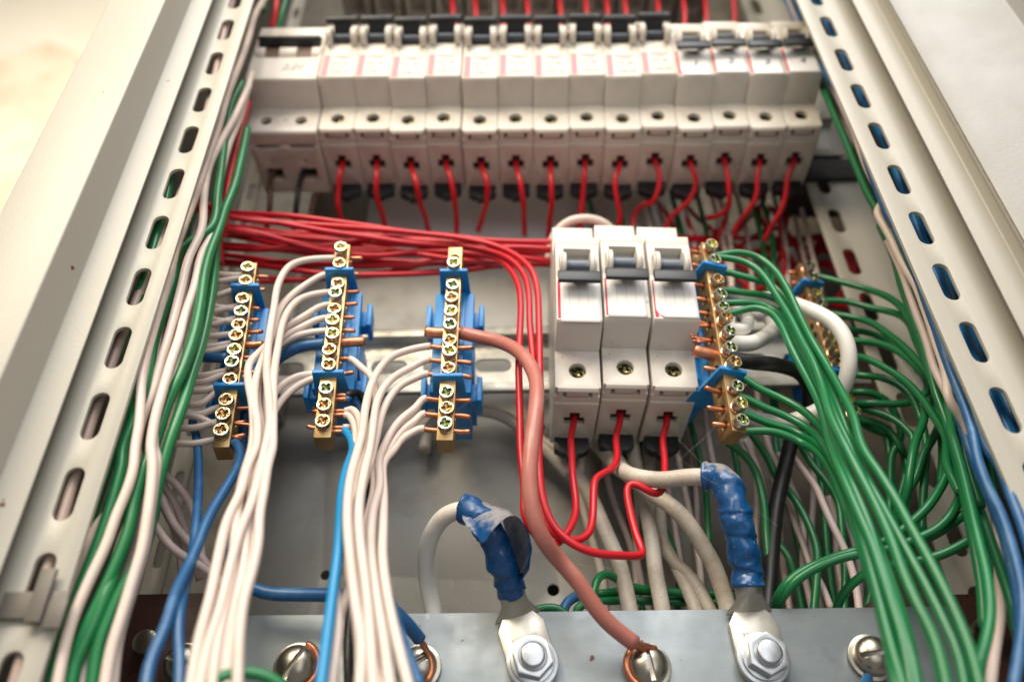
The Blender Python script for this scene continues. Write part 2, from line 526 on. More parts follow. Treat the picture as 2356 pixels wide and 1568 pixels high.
def profile(name, cols, m, thick=1.6, parent=cab, extra=None):
    """cols: (image column at the top edge, Y) -> bent sheet running the height of the cabinet"""
    pts = [(U(c, 0, y).x, y) if c is not None else y for c, y in cols]
    if extra: pts = pts + extra
    # thicken
    n = len(pts); nor = []
    for i in range(n):
        a = Vector(pts[max(0, i - 1)]); b_ = Vector(pts[min(n - 1, i + 1)])
        t = (b_ - a).normalized(); nor.append(Vector((-t.y, t.x)))
    s = 1 if pts[-1][0] > pts[0][0] else -1
    back = [(p[0] + nn_.x * thick * s, p[1] + nn_.y * thick * s) for p, nn_ in zip(pts, nor)]
    bm = bmesh.new()
    bm_prism(bm, pts + back[::-1], 'z', Z0, Z1)
    me = bake(bm, name, None, 0.7, 3, angle=18)
    return world_child(name, me, m, parent)


profile('frame_flange', [(490, -86.2), (489, -92), (441, -92.8), (380, -107), (251, -108)], 'paint_worn', extra=[(U(251, 0, -108).x - 0.5, -103), (U(251, 0, -108).x, -60)])
profile('frame_flange', [(1959, -86.2), (1960, -92), (2013, -93), (2035, -97), (2037, -99.5)], 'paint_worn')
profile('door_panel', [(2042, -99.5), (2044, -102.5), (2097, -106)], 'paint_door_dimmed', extra=[(186.3, -113), (191, -125), (196, -150), (212, -230), (230, -330)])
# small bent clip on the lower slots of the post
bm = bmesh.new()
q = U(88, 1392, YS - 1)
bm_box(bm, q.x - 9.5, q.x + 7.5, YS - 1.9, YS - 0.4, q.z - 3.5, q.z + 3.5)
bm_box(bm, q.x - 1.2, q.x + 3.0, YS - 3.4, YS - 2.0, q.z - 5.0, q.z + 9)
bm_box(bm, q.x + 3.4, q.x + 8.2, YS - 2.9, YS - 2.0, q.z - 6.5, q.z + 1)
world_child('spring_clip', bake(bm, 'spring_clip', None, 0.3), 'dull_metal', cab)
# side walls, rear wall and mounting plate
bm = bmesh.new(); bm_box(bm, -206, -204, -60, 85, Z0, Z1)
world_child('side_wall', bake(bm, 'side_wall'), 'paint_shaded', cab)
bm = bmesh.new(); bm_box(bm, 204, 206, -98, 85, Z0, Z1)
world_child('side_wall', bake(bm, 'side_wall'), 'paint_shaded', cab)
bm = bmesh.new(); bm_box(bm, -204, 204, 85, 87, Z0, Z1)
world_child('rear_wall', bake(bm, 'rear_wall'), 'paint_shaded', cab)
bm = bmesh.new(); bm_box(bm, -206, 206, -82, 85, Z1, Z1 + 2)
world_child('top_panel', bake(bm, 'top_panel'), 'paint_shaded', cab)
PX0 = -125.0
bm = bmesh.new(); bm_box(bm, PX0, 66, 30, 32, Z0 + 20, 236)
cut = bmesh.new()
for c in ((1273, 1356, 2.4), (749, 1322, 2.0), (1160, 480, 2.4)):
    q = U(c[0], c[1], 30); bm_cyl(cut, (q.x, q.z), c[2], 'y', 25, 36)
world_child('mounting_plate', bake(bm, 'mounting_plate', cut, 0.3), 'plate_steel', cab)
bm = bmesh.new(); bm_box(bm, PX0 - 1.6, PX0, 22, 34, Z0 + 20, 236)
world_child('plate_edge', bake(bm, 'plate_edge', None, 0.3), 'paint', cab)


bm = bmesh.new(); bm_box(bm, -95, 62, 27.5, 29, U(1000, 585, 28).z, 225)  # added pale sheet that makes the plate between the rows look lit
world_child('lit_plate_sheet', bake(bm, 'lit_plate_sheet', None, 0.3), 'lit_plate_white', cab)


def din_rail(z, x0, x1, slots, name='din_rail', tilt=0):
    pr = [(0, 17.5), (0, 13), (6.5, 13), (6.5, -13), (0, -13), (0, -17.5), (1.2, -17.5), (1.2, -14.3), (7.8, -14.3), (7.8, 14.3), (1.2, 14.3), (1.2, 17.5)]
    pr = [(a, b_ + z) for a, b_ in pr]
    bm = bmesh.new(); bm_prism(bm, pr, 'x', x0, x1)
    cut = bmesh.new()
    x = -118.5 - 23.4 * 1
    while x < x1:
        if x > x0 + 5: bm_prism(cut, stadium(x, z + 0.5, 16.5, 7.0, False), 'y', 3, 12)
        x += 23.4
    o = world_child(name, bake(bm, name, cut, 0.35), 'galvanised', cab)
    return o


din_rail(0, -133, 140, True)
# standoffs of the rail
for x in (-128, 128):
    bm = bmesh.new(); bm_box(bm, x - 6, x + 6, 8, 30, -14, 14)
    world_child('rail_bracket', bake(bm, 'rail_bracket', None, 0.4), 'galvanised', cab)

# rail of the upper row follows the slightly tilted row
A_TOP = Euler((0.0257, 0.0326, -0.0158)); C_TOP = Vector((-142.329, 0, 154.83)); RT = A_TOP.to_matrix()
A_MID = Euler((0.0199, 0.038, 0.0178)); RM = A_MID.to_matrix()


def top_pt(x, y, z): return RT @ (Vector((x, y, z)) + Vector((0, 0, 0))) + C_TOP     # x from the row's edge, z from its middle
def mid_pt(x, y, z): return RM @ Vector((x, y, z))


tr = bpy.data.objects.new('din_rail', None)
pr = [(0, 17.5), (0, 13), (6.5, 13), (6.5, -13), (0, -13), (0, -17.5), (1.2, -17.5), (1.2, -14.3), (7.8, -14.3), (7.8, 14.3), (1.2, 14.3), (1.2, 17.5)]
bm = bmesh.new(); bm_prism(bm, pr, 'x', -8, 310)
me = bake(bm, 'din_rail', None, 0.35)
me.transform(Matrix.Translation(C_TOP * MM) @ RT.to_4x4())
world_child('din_rail', me, 'galvanised', cab)
bpy.data.objects.remove(tr)
bm = bmesh.new()
c = top_pt(291, 0, 2); bm_cyl(bm, (c.x, c.z), 4.2, 'y', c.y - 4, c.y + 1, 24, 4.4)
world_child('rail_screw', bake(bm, 'rail_screw', None, 0.8), 'nickel_screw', cab)
bm = bmesh.new(); bm_box(bm, 138, 170, -3, 26, 111, 126)
world_child('rail_bracket', bake(bm, 'rail_bracket', None, 0.4), 'dusty_black', cab)

# ------------------------------------------------------------------ breakers
D1, D2 = 39.6, 54.5


def breaker_profile(x0, x1):
    """cross-section in (y, z) run along x"""
    pts = [(0, 41), (-D1, 41.5), (-D1, 24.2), (-D2 + 0.6, 22.5), (-D2, 21.9), (-D2, -20.4), (-D2 + 1.4, -21.6), (-D1, -24.4), (-D1 + 0.2, -41.2), (-D1 + 1.2, -42.2),
           (-31, -42.2), (-30.5, -42.9), (-1, -43.4), (0, -42)]
    bm = bmesh.new(); bm_prism(bm, pts, 'x', x0, x1)
    return bm


def t_hole(cut, x, big=True):
    w = 4.1
    bm_box(cut, x - w, x + w, -21, -15.2, -50, -31)
    bm_box(cut, x - 2.0, x + 2.0, -24.4, -20.9, -50, -34)


def module_body(two=False):
    W_ = 34.8 if two else 17.25
    bm = breaker_profile(0, W_)
    cut = bmesh.new()
    xs = (8.7, 26.1) if two else (8.6,)
    for x in xs:
        bm_cyl(cut, (x, -33.3), 3.35 if not two else 2.9, 'y', -60, -24, 32)
        if two:
            bm_box(cut, x - 4.2, x + 4.2, -17, -9, -50, -36)
            bm_box(cut, x - 6, x + 6, -31.8, -29.6, -50, -40)
            bm_cyl(cut, (x - 0.5, -22), 0.9, 'z', -50, -40, 10)
        else:
            t_hole(cut, x)
            bm_box(cut, x - 5.6, x - 4.2, -37.6, -34.0, -50, -39.4)
            bm_box(cut, x + 4.2, x + 5.6, -37.6, -34.0, -50, -39.4)
            bm_box(cut, x - 4.5, x + 4.5, -35.0, -34.0, -50, -39.9)
            bm_box(cut, x - 4.6, x + 4.6, -7.0, -6.0, -50, -42.2)
    # lever window
    if two:
        bm_box(cut, 1.5, 33.3, -D2 - 5, -D2 + 4, -3.5, 13.5)
    else:
        bm_box(cut, 3.2, 14.1, -D2 - 5, -D2 + 9, -0.6, 15.6)
    # seams
    if not two:
        bm_box(cut, 8.5, 8.62, -45, -D1 + 0.12, -42.4, -36.6)
        bm_box(cut, -1, W_ + 1, -D2 - 1, -D2 + 0.12, 1.2, 1.36)
        bm_box(cut, -1, W_ + 1, -D2 - 1, -D2 + 0.12, 17.7, 17.86)
        for x in (-1, W_ - 0.9):
            bm_box(cut, x, x + 1.9, -42, -35, -50, -40.9)
    return bake(bm, 'housing', cut, 0.28, 2, multi=True)


BODY1, BODY2 = module_body(), module_body(True)


def lever_meshes(up):
    # rod between the ears
    bm = bmesh.new(); bm_cyl(bm, (-D2 - 1.2, 9.3 if up else 5.6), 2.1, 'x', 3.4, 13.9, 24)
    rod = bake(bm, 'lever_axle', None, 0.15)
    bm = bmesh.new()
    s = 1 if up else -1
    z = 9.3
    if up:
        bm_prism(bm, [(-D2 - 0.5, z + 1.0), (-D2 - 6.5, z + 5.2), (-D2 - 6.0, z + 7.5), (-D2 + 1.0, z + 4.0)], 'x', 4.1, 13.2)
        bm_prism(bm, [(-D2 - 6.2, z + 4.8), (-D2 - 8.2, z + 5.6), (-D2 - 8.9, z + 7.2), (-D2 - 8.0, z + 9.6), (-D2 - 5.6, z + 9.8), (-D2 - 4.8, z + 7.5)], 'x', 0.5, 16.75)
        bar = bake(bm, 'lever', None, 0.35, 3)
    else:
        bm_prism(bm, [(-D2 - 5.0, -0.6), (-D2 - 6.0, -1.2), (-D2 - 6.3, -2.0), (-D2 - 6.3, -6.0), (-D2 - 5.7, -6.6), (-D2 - 4.7, -6.3), (-D2 - 4.3, -1.6)], 'x', 0.4, 16.8)
        bm_prism(bm, [(-D2 - 0.9, 4.6), (-D2 - 5.2, -0.9), (-D2 - 4.5, -1.5), (-D2 + 0.8, 2.6)], 'x', 4.2, 13.1)
        bar = bake(bm, 'lever', None, 0.35, 3)
    bm = bmesh.new()
    if up:
        for x in (0.9, 13.5):
            bm_cyl(bm, (-D2 - 2.2, 8.6), 4.9, 'x', x, x + 2.9, 28)
        for x in (0.05, 16.0):
            bm_box(bm, x, x + 1.1, -D2 - 3.6, -D2 - 0.2, 9.0, 17.2)
        bm_box(bm, 3.25, 14.05, -D2 + 0.2, -D2 + 3, -0.55, 6.6)
    else:
        for x in (2.2, 13.2):
            bm_cyl(bm, (-D2 - 0.2, 6.0), 5.6, 'x', x, x + 1.8, 28)
            bm_cyl(bm, (-D2 - 0.2, 6.0), 4.9, 'x', x - 0.9 if x < 8 else x + 1.7, x if x < 8 else x + 2.7, 28)
    ears = bake(bm, 'lever_cheeks', None, 0.5, 3)
    return rod, bar, ears


LEV = {True: lever_meshes(True), False: lever_meshes(False)}


def screw_mesh(r=2.8, h=3.2, star=True, slot=False, mm=('zinc', 'zinc_thread', 'zinc_yellow')):
    """screw head facing -y, its underside at y=0"""
    bm = bmesh.new()
    n = 48; radii = [0.0, 0.16, 0.3, 0.42, 0.55, 0.68, 0.78, 0.88, 0.95, 1.0]
    rings = []
    for j, q in enumerate(radii):
        rr = r * q
        if j == 0:
            ctr = bm.verts.new((0, -h + (1.5 if star else 0), 0)); continue
        ring = []
        for k in range(n):
            a = 2 * PI * k / n
            x, z = rr * math.cos(a), rr * math.sin(a)
            y = -h + (0.25 if q > 0.97 else 0.0)
            if star:
                w = 0.50 * r / 2.8 * (1.45 - 0.35 * q)
                if (abs(x) < w or abs(z) < w) and q < 0.74:
                    y += 1.5 * (1 - q * 0.75)
                d = abs(((a - PI / 4 + PI / 4) % (PI / 2)) - PI / 4)
                if d < 0.07 and 0.3 < q < 0.8: y += 0.22
            ring.append(bm.verts.new((x, y, z)))
        rings.append(ring)
    for k in range(n): bm.faces.new((ctr, rings[0][(k + 1) % n], rings[0][k]))
    prof = [(r * 1.02, -h + 0.55), (r * 1.02, -0.9), (r * 0.8, -0.75), (r * 0.8, 0.0), (r * 0.93, 0.15), (r * 0.78, 0.5), (r * 0.93, 0.8), (r * 0.78, 1.1), (r * 0.78, 2.2)]
    for q in prof:
        rings.append([bm.verts.new((q[0] * math.cos(2 * PI * k / n), q[1], q[0] * math.sin(2 * PI * k / n))) for k in range(n)])
    for A, B in zip(rings, rings[1:]):
        for k in range(n): bm.faces.new((A[k], A[(k + 1) % n], B[(k + 1) % n], B[k]))
    me = to_mesh(bm, 'screw')
    for k_ in mm: me.materials.append(MATS[k_])
    lim = (-0.8) * MM
    for p in me.polygons:
        p.use_smooth = True
        if p.center.y > lim and Vector((p.center.x, p.center.z)).length > r * 0.7 * MM: p.material_index = 1
        if p.center.y > (-h + 0.12) * MM and Vector((p.center.x, p.center.z)).length < r * 0.8 * MM and p.center.y < -h * 0.3 * MM: p.material_index = 2
    me.set_sharp_from_angle(angle=math.radians(35))
    return me


SCREWS = [screw_mesh(2.6, 3.1), screw_mesh(2.62, 3.0, mm=('zinc_b', 'zinc_thread', 'recess_orange')), screw_mesh(2.58, 3.15, mm=('zinc_c', 'zinc_thread', 'recess_green'))]
SCREW_IN = screw_mesh(3.15, 2.2, mm=('zinc_dark', 'zinc_dark', 'zinc_dark'))


def dash_rows(rows, y, name):
    """tiny printed marks: rows of (z, x0, x1, height, pattern)"""
    bm = bmesh.new()
    for z, x0, x1, h, seed in rows:
        rd = random.Random(seed); x = x0
        while x < x1 - 0.3:
            w = rd.choice((0.35, 0.5, 0.5, 0.7))
            bm_box(bm, x, min(x + w, x1), y - 0.07, y, z - h / 2 * rd.uniform(0.6, 1), z + h / 2)
            x += w + rd.choice((0.22, 0.25, 0.55))
    return to_mesh(bm, name)


PRINT1 = dash_rows([(-4.0, 5.4, 14.5, 0.5, 1), (-5.3, 5.8, 15, 0.45, 2), (-6.7, 9, 12.5, 0.4, 3), (-10.0, 5.4, 10, 1.3, 4), (-13.4, 6.0, 12, 0.5, 5), (-16.8, 5.6, 15, 1.3, 6)], -D2 - 0.12, 'printed_text')


def put(root, name, me, m, loc=None, rot=None, smooth=False):
    me2 = me
    if m and me.users and me.materials and me.materials[0] != MATS[m if isinstance(m, str) else m[0]]:
        me2 = me.copy()
    if m:
        if not me2.materials:
            me2.materials.append(MATS[m])
        elif me2 is not me:
            me2.materials[0] = MATS[m]
    o = bpy.data.objects.new(name, me2); COL.objects.link(o); o.parent = root
    if loc: o.location = Vector(loc) * MM
    if rot: o.rotation_euler = rot
    return o


def sheet_label(x0, x1, z0, z1, y, curl=0.0, corner=0.0, seed=0):
    """a paper label with a little thickness, lower edge lifting by curl mm"""
    bm = bmesh.new(); rd = random.Random(seed)
    nx, nz = 10, 12; g = []
    for lay in (0, 1):
        G = []
        for i in range(nx + 1):
            row = []
            for j in range(nz + 1):
                u, v = i / nx, j / nz
                x = x0 + (x1 - x0) * u
                z = z1 + (z0 - z1) * v
                if corner and v > 0.75:
                    x += max(0, (v - 0.75) / 0.25) ** 2 * corner * (1 - u)
                dy = curl * max(0, v - 0.6) ** 2 * 6 * (0.5 + 0.5 * math.sin(u * PI))
                row.append(bm.verts.new((x, y - 0.08 - dy - lay * 0.14, z)))
            G.append(row)
        g.append(G)
    for lay in (0, 1):
        G = g[lay]
        for i in range(nx):
            for j in range(nz):
                bm.faces.new((G[i][j], G[i + 1][j], G[i + 1][j + 1], G[i][j + 1]))
    A, B = g
    for i in range(nx):
        bm.faces.new((A[i][0], A[i + 1][0], B[i + 1][0], B[i][0])); bm.faces.new((A[i][nz], A[i + 1][nz], B[i + 1][nz], B[i][nz]))
    for j in range(nz):
        bm.faces.new((A[0][j], A[0][j + 1], B[0][j + 1], B[0][j])); bm.faces.new((A[nx][j], A[nx][j + 1], B[nx][j + 1], B[nx][j]))
    me = to_mesh(bm, 'paper_label')
    for p in me.polygons: p.use_smooth = True
    return me


bm = bmesh.new()
pts = [(-D2 - 0.06 + 30, 0)]
bm_prism(bm, [(1.6, -42), (15.6, -42), (15.6, -48.6), (12.6, -50.6), (10.8, -50.6), (10.8, -52.4), (6.4, -52.4), (6.4, -50.6), (4.6, -50.6), (1.6, -48.6)], 'y', -5.5, -0.8)
CLIP = bake(bm, 'rail_clip', None, 0.4)
bm = bmesh.new(); bm_box(bm, 0, 1.3, -D2 - 0.06, -D2, -19.8, -1.6)
STRIPE = to_mesh(bm, 'brand_stripe')
bm = bmesh.new(); bm_box(bm, 0, 3.1, -D2 - 0.06, -D2, -19.8, -3.4)
STRIPE_W = to_mesh(bm, 'brand_stripe')
bm = bmesh.new(); bm_box(bm, 0, 2.6, -D2 - 0.1, -D2 - 0.02, -10.4, -9.6)
WINDOW = to_mesh(bm, 'state_window')
bm = bmesh.new(); bm_box(bm, 3.3, 14.0, -D2 + 4.5, -D2 + 5.5, -0.4, 15.4)
RECESS = to_mesh(bm, 'lever_recess')
bm = bmesh.new(); bm_box(bm, 9.6, 11.9, -20.9, -17.5, -40.6, -38)
bm_box(bm, 7.0, 10.2, -24.2, -22.6, -41.2, -39)
CLAMP = bake(bm, 'terminal_clamp', None, 0.2)
bm = bmesh.new(); bm_box(bm, 4.2, 13.0, -33.9, -33.0, -42.35, -41.4)
CONTACT = bake(bm, 'contact_strip', None, 0.15)
bm = bmesh.new(); bm_box(bm, 3.9, 13.3, -24.8, -14.8, -40.9, -33)
bm_box(bm, 4.0, 13.2, -35.2, -33.6, -40.1, -39)
bm_box(bm, 2.6, 5.0, -37.9, -33.8, -40.4, -38.5); bm_box(bm, 12.2, 14.6, -37.9, -33.8, -40.4, -38.5)
HOLE_SHADE = to_mesh(bm, 'hole_shade')  # dark blocks set into the terminal openings to paint in their shade


def breaker(label, loc, rot, group, up, plastic, kind, idx, tx=None):
    t = thing('circuit_breaker', label, 'circuit breaker', loc, rot, group)
    put(t, 'housing', BODY1, plastic)
    rod, bar, ears = LEV[up]
    ac = put(t, 'lever_axle', rod, 'grey_blue_plastic' if plastic == 'breaker_plastic' else 'axle_dark')
    ac2 = put(t, 'lever', bar, 'black_plastic')
    put(t, 'lever_cheeks', ears, plastic)
    put(t, 'lever_recess', RECESS, 'recess_grey')
    put(t, 'terminal_screw', SCREW_IN, None, (8.6, -35.4, -33.3), (0, random.uniform(0, 1.5), 0))
    put(t, 'terminal_clamp', CLAMP, 'terminal_metal')
    put(t, 'hole_shade', HOLE_SHADE, 'hole_dark')
    put(t, 'rail_clip', CLIP, 'black_plastic')
    if kind == 'print':
        put(t, 'colour_stripe', STRIPE_W, 'print_pink', (1.0, 0, 0))
        pr_ = put(t, 'printed_text', PRINT1, 'print_grey')
        put(t, 'state_window', WINDOW, 'hole_dark', (11.2, 0, 0))
    else:
        put(t, 'colour_stripe', STRIPE, 'print_red', (0.5, 0, 0))
        lab = put(t, 'paper_label', sheet_label(*kind), 'paper')
        if tx:
            s, size, x, z, mm_ = tx
            put(lab, 'handwriting', text_mesh(s, size, 0.03, 0.25, 0.12), mm_, (x, -D2 - 0.24, z))
    return t


# middle three
MIDJ = [(0, 0, -0.6), (18.4, 0.2, 1.5), (36.9, 0, 0.9)]
MIDW = []
for i, (x, y, dz) in enumerate(MIDJ):
    kind = [(1.6, 16.8, -21.6, -2.6, -D2, 0.12, 0.0, 1), (1.2, 16.0, -20.6, -1.4, -D2, 0.05, 0, 2), (1.0, 17.0, -20.2, -2.0, -D2, 0.25, 2.6, 3)][i]
    b_ = breaker(['white breaker with lever down beside the brown cable, label torn at its red edge',
                  'middle breaker of the large white trio, lever down, small I and O beside its label',
                  'white breaker with lever down beside the brass bar of copper strands, label corner curled'][i],
                 mid_pt(x, y, dz), A_MID, 'large white breakers on the lower rail', False, 'breaker_plastic', kind, i)
    MIDW.append(mid_pt(x + 8.6, -19, dz - 43))
    if i > 0:
        put(b_, 'printed_text', text_mesh('I', 1.3, 0.03), 'print_grey', (16.4, -D2 - 0.08, -9.5))
        put(b_, 'printed_text', text_mesh('O', 1.5, 0.03), 'print_grey', (16.4, -D2 - 0.08, -13.0))
    # faint fold lines of the label
    bm = bmesh.new()
    for fx in (5, 8.6, 12.2): bm_box(bm, fx, fx + 0.07, -D2 - 0.26, -D2 - 0.2, -16.5, -4)
    put(b_, 'label_crease', to_mesh(bm, 'label_crease'), 'print_grey')

# upper row
JZ = [.25, .4, -1.1, .3, -1.6, -.5, -1.2, -.1, -1.3, .5, -1.2, .5, -.8, .25]
TOPW = []
for i in range(14):
    x = 35.6 + i * 17.5 + (0.5 if i >= 4 else 0)
    if i < 10:
        label = '%s pink-striped small breaker counting from the double one, wide black lever up' % ORD[i]
        breaker(label, top_pt(x, 0, JZ[i]), A_TOP, 'small breakers of the upper row', True, 'breaker_plastic_old', 'print', i)
    else:
        n = i - 9
        kind = (1.6, 16.6, -20.6, -2.6, -D2, 0.2, 1.8 if i == 10 else 0, i)
        breaker('upper row breaker with lever down and a white label handwritten %d' % n if False else
                'upper row breaker, lever down, white label handwritten with the numeral %s' % ['one', 'two', 'three', 'four'][n - 1],
                top_pt(x, 0, JZ[i]), A_TOP, 'small breakers of the upper row', False, 'breaker_plastic_old', kind, i,
                (str(n), 6.0, 9.2, -11.5, 'ink'))
    TOPW.append(top_pt(x + 8.6, -19, JZ[i] - 43))
# the two-module breaker
t = thing('double_breaker', 'double-width breaker at the row end with 2,20 handwritten and two brown windows', 'circuit breaker', top_pt(0, 0, -1), A_TOP)
put(t, 'housing', BODY2, 'breaker_plastic_old')
bm = bmesh.new()
bm_prism(bm, [(-D2 + 2, 6.6), (-D2 - 2.8, 7.6), (-D2 - 3.6, 8.6), (-D2 - 3.0, 10.6), (-D2 + 2, 12.6)], 'x', 1.8, 33.0)
put(t, 'lever', bake(bm, 'lever', None, 0.35, 3), 'black_plastic')
bm = bmesh.new()
for x in (5.6, 22.0): bm_box(bm, x, x + 7.6, -D2 + 0.9, -D2 + 3.2, -3.4, 6.4)
me = to_mesh(bm, 'state_window')
put(t, 'state_window', me, 'w_dark_brown')
bm = bmesh.new()
for xa, xb in ((0.8, 5.6), (13.2, 22.0), (29.6, 34.0)): bm_cyl(bm, (-D2 + 3.6, 1.4), 5.0, 'x', xa, xb, 28)
put(t, 'window_ribs', bake(bm, 'window_ribs', None, 0.3), 'breaker_plastic_old')
for x in (8.7, 26.1):
    put(t, 'terminal_screw', SCREW_IN, None, (x, -34.5, -33.3))
    bm = bmesh.new(); bm_box(bm, x - 5.6, x + 5.6, -31.5, -30, -42.3, -41)
    put(t, 'terminal_clamp', bake(bm, 'terminal_clamp', None, 0.5), 'nut_steel')
    bm = bmesh.new(); bm_box(bm, x - 4.4, x + 4.4, -17.2, -8.8, -39, -35)
    put(t, 'hole_shade', to_mesh(bm, 'hole_shade'), 'hole_dark')  # dark filler block, the shade of the wire opening as colour
put(t, 'handwriting', text_mesh('2,20', 6.2, 0.03, 0.35), 'ink_faded', (21.5, -D2 - 0.05, -11.5))
put(t, 'printed_letter', text_mesh('N', 2.6, 0.03), 'print_grey', (18.6, -D1 - 0.05, -33.0))

# devices above the row: dim undersides with red wires
for i in range(12):
    x = -118 + i * 19.5
    t = thing('contactor', '%s dusty grey device above the upper breaker row, counting from the double breaker' % ORD[i], 'contactor', (x, 20, 300), (0, 0, 0), 'dusty devices above the upper row')
    bm = bmesh.new(); bm_box(bm, 0, 18, -62, 0, -30, 60)
    cut = bmesh.new(); bm_box(cut, 5, 13, -40, -25, -40, -24)
    put(t, 'housing', bake(bm, 'housing', cut, 2.2, 3), 'upper_dev' if 'upper_dev' in MATS else 'paint_shaded')
    bm = bmesh.new(); bm_cyl(bm, (9, -4), 6.4, 'y', -67, -62.2, 24)
    put(t, 'dial', bake(bm, 'dial', None, 1.2), 'dusty_black')
RX = [1, 3, 4, 5, 6, 7, 8, 9, 10, 11, 12, 13]
for n, px in enumerate([1043, 1095, 1158, 1215, 1290, 1350, 1398, 1440, 1515, 1575, 1625, 1690]):
    wire('%s blurred red wire dropping behind the black levers from above' % ORD[n], 'red wires above the upper row',
         path(('D', [])) if False else [U(px / 1.0 - 6, -60, -20), U(px - 2, 0, -18), U(px + 1, 40, -16), U(px + random.uniform(-8, 8), 100, -12)], 'w_red', 1.5)


# ------------------------------------------------------------------ brass terminal bars
def frame_from(T, B, yaw):
    """axes of a bar: z along it, -y out of its front"""
    z = (T - B).normalized()
    n = Vector((math.sin(yaw), -math.cos(yaw), 0))
    n = (n - z * n.dot(z)).normalized()
    y = -n
    x = y.cross(z).normalized()
    return Matrix((x, y, z)).transposed()


BARS = {}


def terminal_bar(key, label, T, B, yaw, w, d, screws, clips, stubs, carrier=True, holes=True, seed=0, railY=0.0, empty_top=None, clip_side=(-6, 6)):
    Mx = frame_from(T, B, yaw)
    Lg = (T - B).length
    t = thing('terminal_bar', label, 'terminal bar', B, (0, 0, 0), 'brass terminal bars on blue carriers')
    t.rotation_euler = Mx.to_euler()
    rd = random.Random(seed)
    inv = Mx.transposed()
    zs = []
    for (px, py) in screws:
        # height on the bar under this screw
        lo, hi = -10.0, Lg + 10.0
        for _ in range(40):
            mid = (lo + hi) / 2
            P = B + Mx @ Vector((0, -2.5, mid)) - CAM
            yy = 784 - F_PX * P.dot(UPV) / P.dot(FWD)
            if yy > py: lo = mid
            else: hi = mid
        zs.append(lo)
    bm = bmesh.new(); bm_box(bm, -w / 2, w / 2, 0, d, 0, Lg)
    cut = bmesh.new()
    for z in zs:
        bm_cyl(cut, (d * 0.47, z + 1.3), 1.95, 'x', -w, w, 20)
    if empty_top is not None:
        bm_cyl(cut, (0, zs[0] + empty_top), 1.9, 'y', -3, d * 0.5, 20)
    put(t, 'brass_bar', bake(bm, 'brass_bar', cut, 0.25, 2), 'brass')
    for z in zs:
        put(t, 'screw', rd.choice(SCREWS), None, (rd.uniform(-0.2, 0.2), rd.uniform(-1.9, 0.1), z), (rd.uniform(-.05, .05), rd.uniform(0, 1.57), rd.uniform(-.05, .05)))
    # blue carrier
    depth = railY - (B + Mx @ Vector((0, 0, Lg / 2))).y
    zc = Lg * 0.5
    ca = None
    bm = bmesh.new()
    z1_, z0_ = (zs[clips[0]] + zs[clips[0] + 1]) / 2 + 2.6, (zs[clips[1]] + zs[clips[1] + 1]) / 2 + 2.4
    clips = (z1_, z0_)
    wl = 1.2 if key in 'DE' else 4.9
    bm_box(bm, -w / 2 - wl, w / 2 + 4.9, d + 1.4, d + 6, z0_ + 1, z1_ - 1)
    bm_box(bm, -w / 2 - 1.6, w / 2 + 1.6, d + 0.3, d + 3, z0_ + 1, z1_ - 1)
    bm_box(bm, -w / 2 - 3.0, w / 2 + 3.6, d + 5, depth + 4, z0_ + 6, z1_ - 8)
    bm_box(bm, -w / 2 - wl, w / 2 + 5.3, d + 5, depth + 6, z0_ + 14, z0_ + 24)
    bm_box(bm, -w / 2 - wl, w / 2 + 5.2, d + 5, d + 18, z1_ - 26, z1_ - 20)
    for zz in (z1_ - 14, z0_ + 1):
        for s in ((1,) if key in 'DE' else (-1, 1)):
            bm_box(bm, *(sorted((s * (w / 2 + 3), s * (w / 2 + 8.6)))), d + 9, d + 15, zz + 1, zz + 9)
            bm_box(bm, *(sorted((s * (w / 2 + 6.8), s * (w / 2 + 8.8)))), d + 6, d + 17, zz - 0.5, zz + 10.5)
        bm_box(bm, -w / 2 - 3.6, w / 2 + 3.6, d + 6, d + 16, zz, zz + 10)
    cu = bmesh.new()
    bm_box(cu, -w / 2 + 0.8, w / 2 - 0.8, d + 2, d + 30, z0_ + 26, z1_ - 28)
    ca = put(t, 'blue_carrier', bake(bm, 'blue_carrier', None, 0.4, 2), 'blue_plastic')
    bm = bmesh.new()
    for zz in clips:
        # wrap plate standing proud of the bar front, in front of it
        f = [(-w / 2 - 2.6, -2.9), (w / 2 + 2.6, -2.9), (w / 2 + 3.4, d + 3.5), (-w / 2 - 3.4, d + 3.5)]
        bm_prism(bm, f, 'z', zz - 0.75, zz + 0.75)
        put(ca, 'clip_flange', bake(bm, 'clip_flange', None, 0.3, 2), 'blue_plastic')
        bm = bmesh.new()
    bm.free()
    BARS[key] = (Mx, B, zs, w, d)
    # bare ends poking out on the far side of each hole
    for side, i, ln, rr, tilt in stubs:
        z = zs[i] + 1.3
        bmx = bmesh.new()
        x0 = side * (w / 2 - 1.5)
        P = [Vector((x0, d * 0.47, z)), Vector((x0 + side * (ln * 0.5 + 1), d * 0.47 + rd.uniform(-.3, .3), z + tilt * 0.4)), Vector((x0 + side * (ln + 1.5), d * 0.47 + rd.uniform(-.8, .8), z + tilt))]
        bm_tube(bmx, catmull(P, 0.8), lambda s, a, tt: rr * (1 if s < tt - 0.8 else 0.8), 8)
        me = to_mesh(bmx, 'copper_end')
        for p in me.polygons: p.use_smooth = True
        put(t, 'copper_end', me, 'copper')
    return t


def bar_pt(key, i, side, out=0.0, dz=0.0, dy=0.0):
    """centre of hole i of a bar, on its side, in world mm"""
    Mx, B, zs, w, d = BARS[key]
    return B + Mx @ Vector((side * (w / 2 + out), d * 0.47 + dy, zs[i] + 1.3 + dz))


def scr(k, lst): return [D(k, *q) for q in lst]


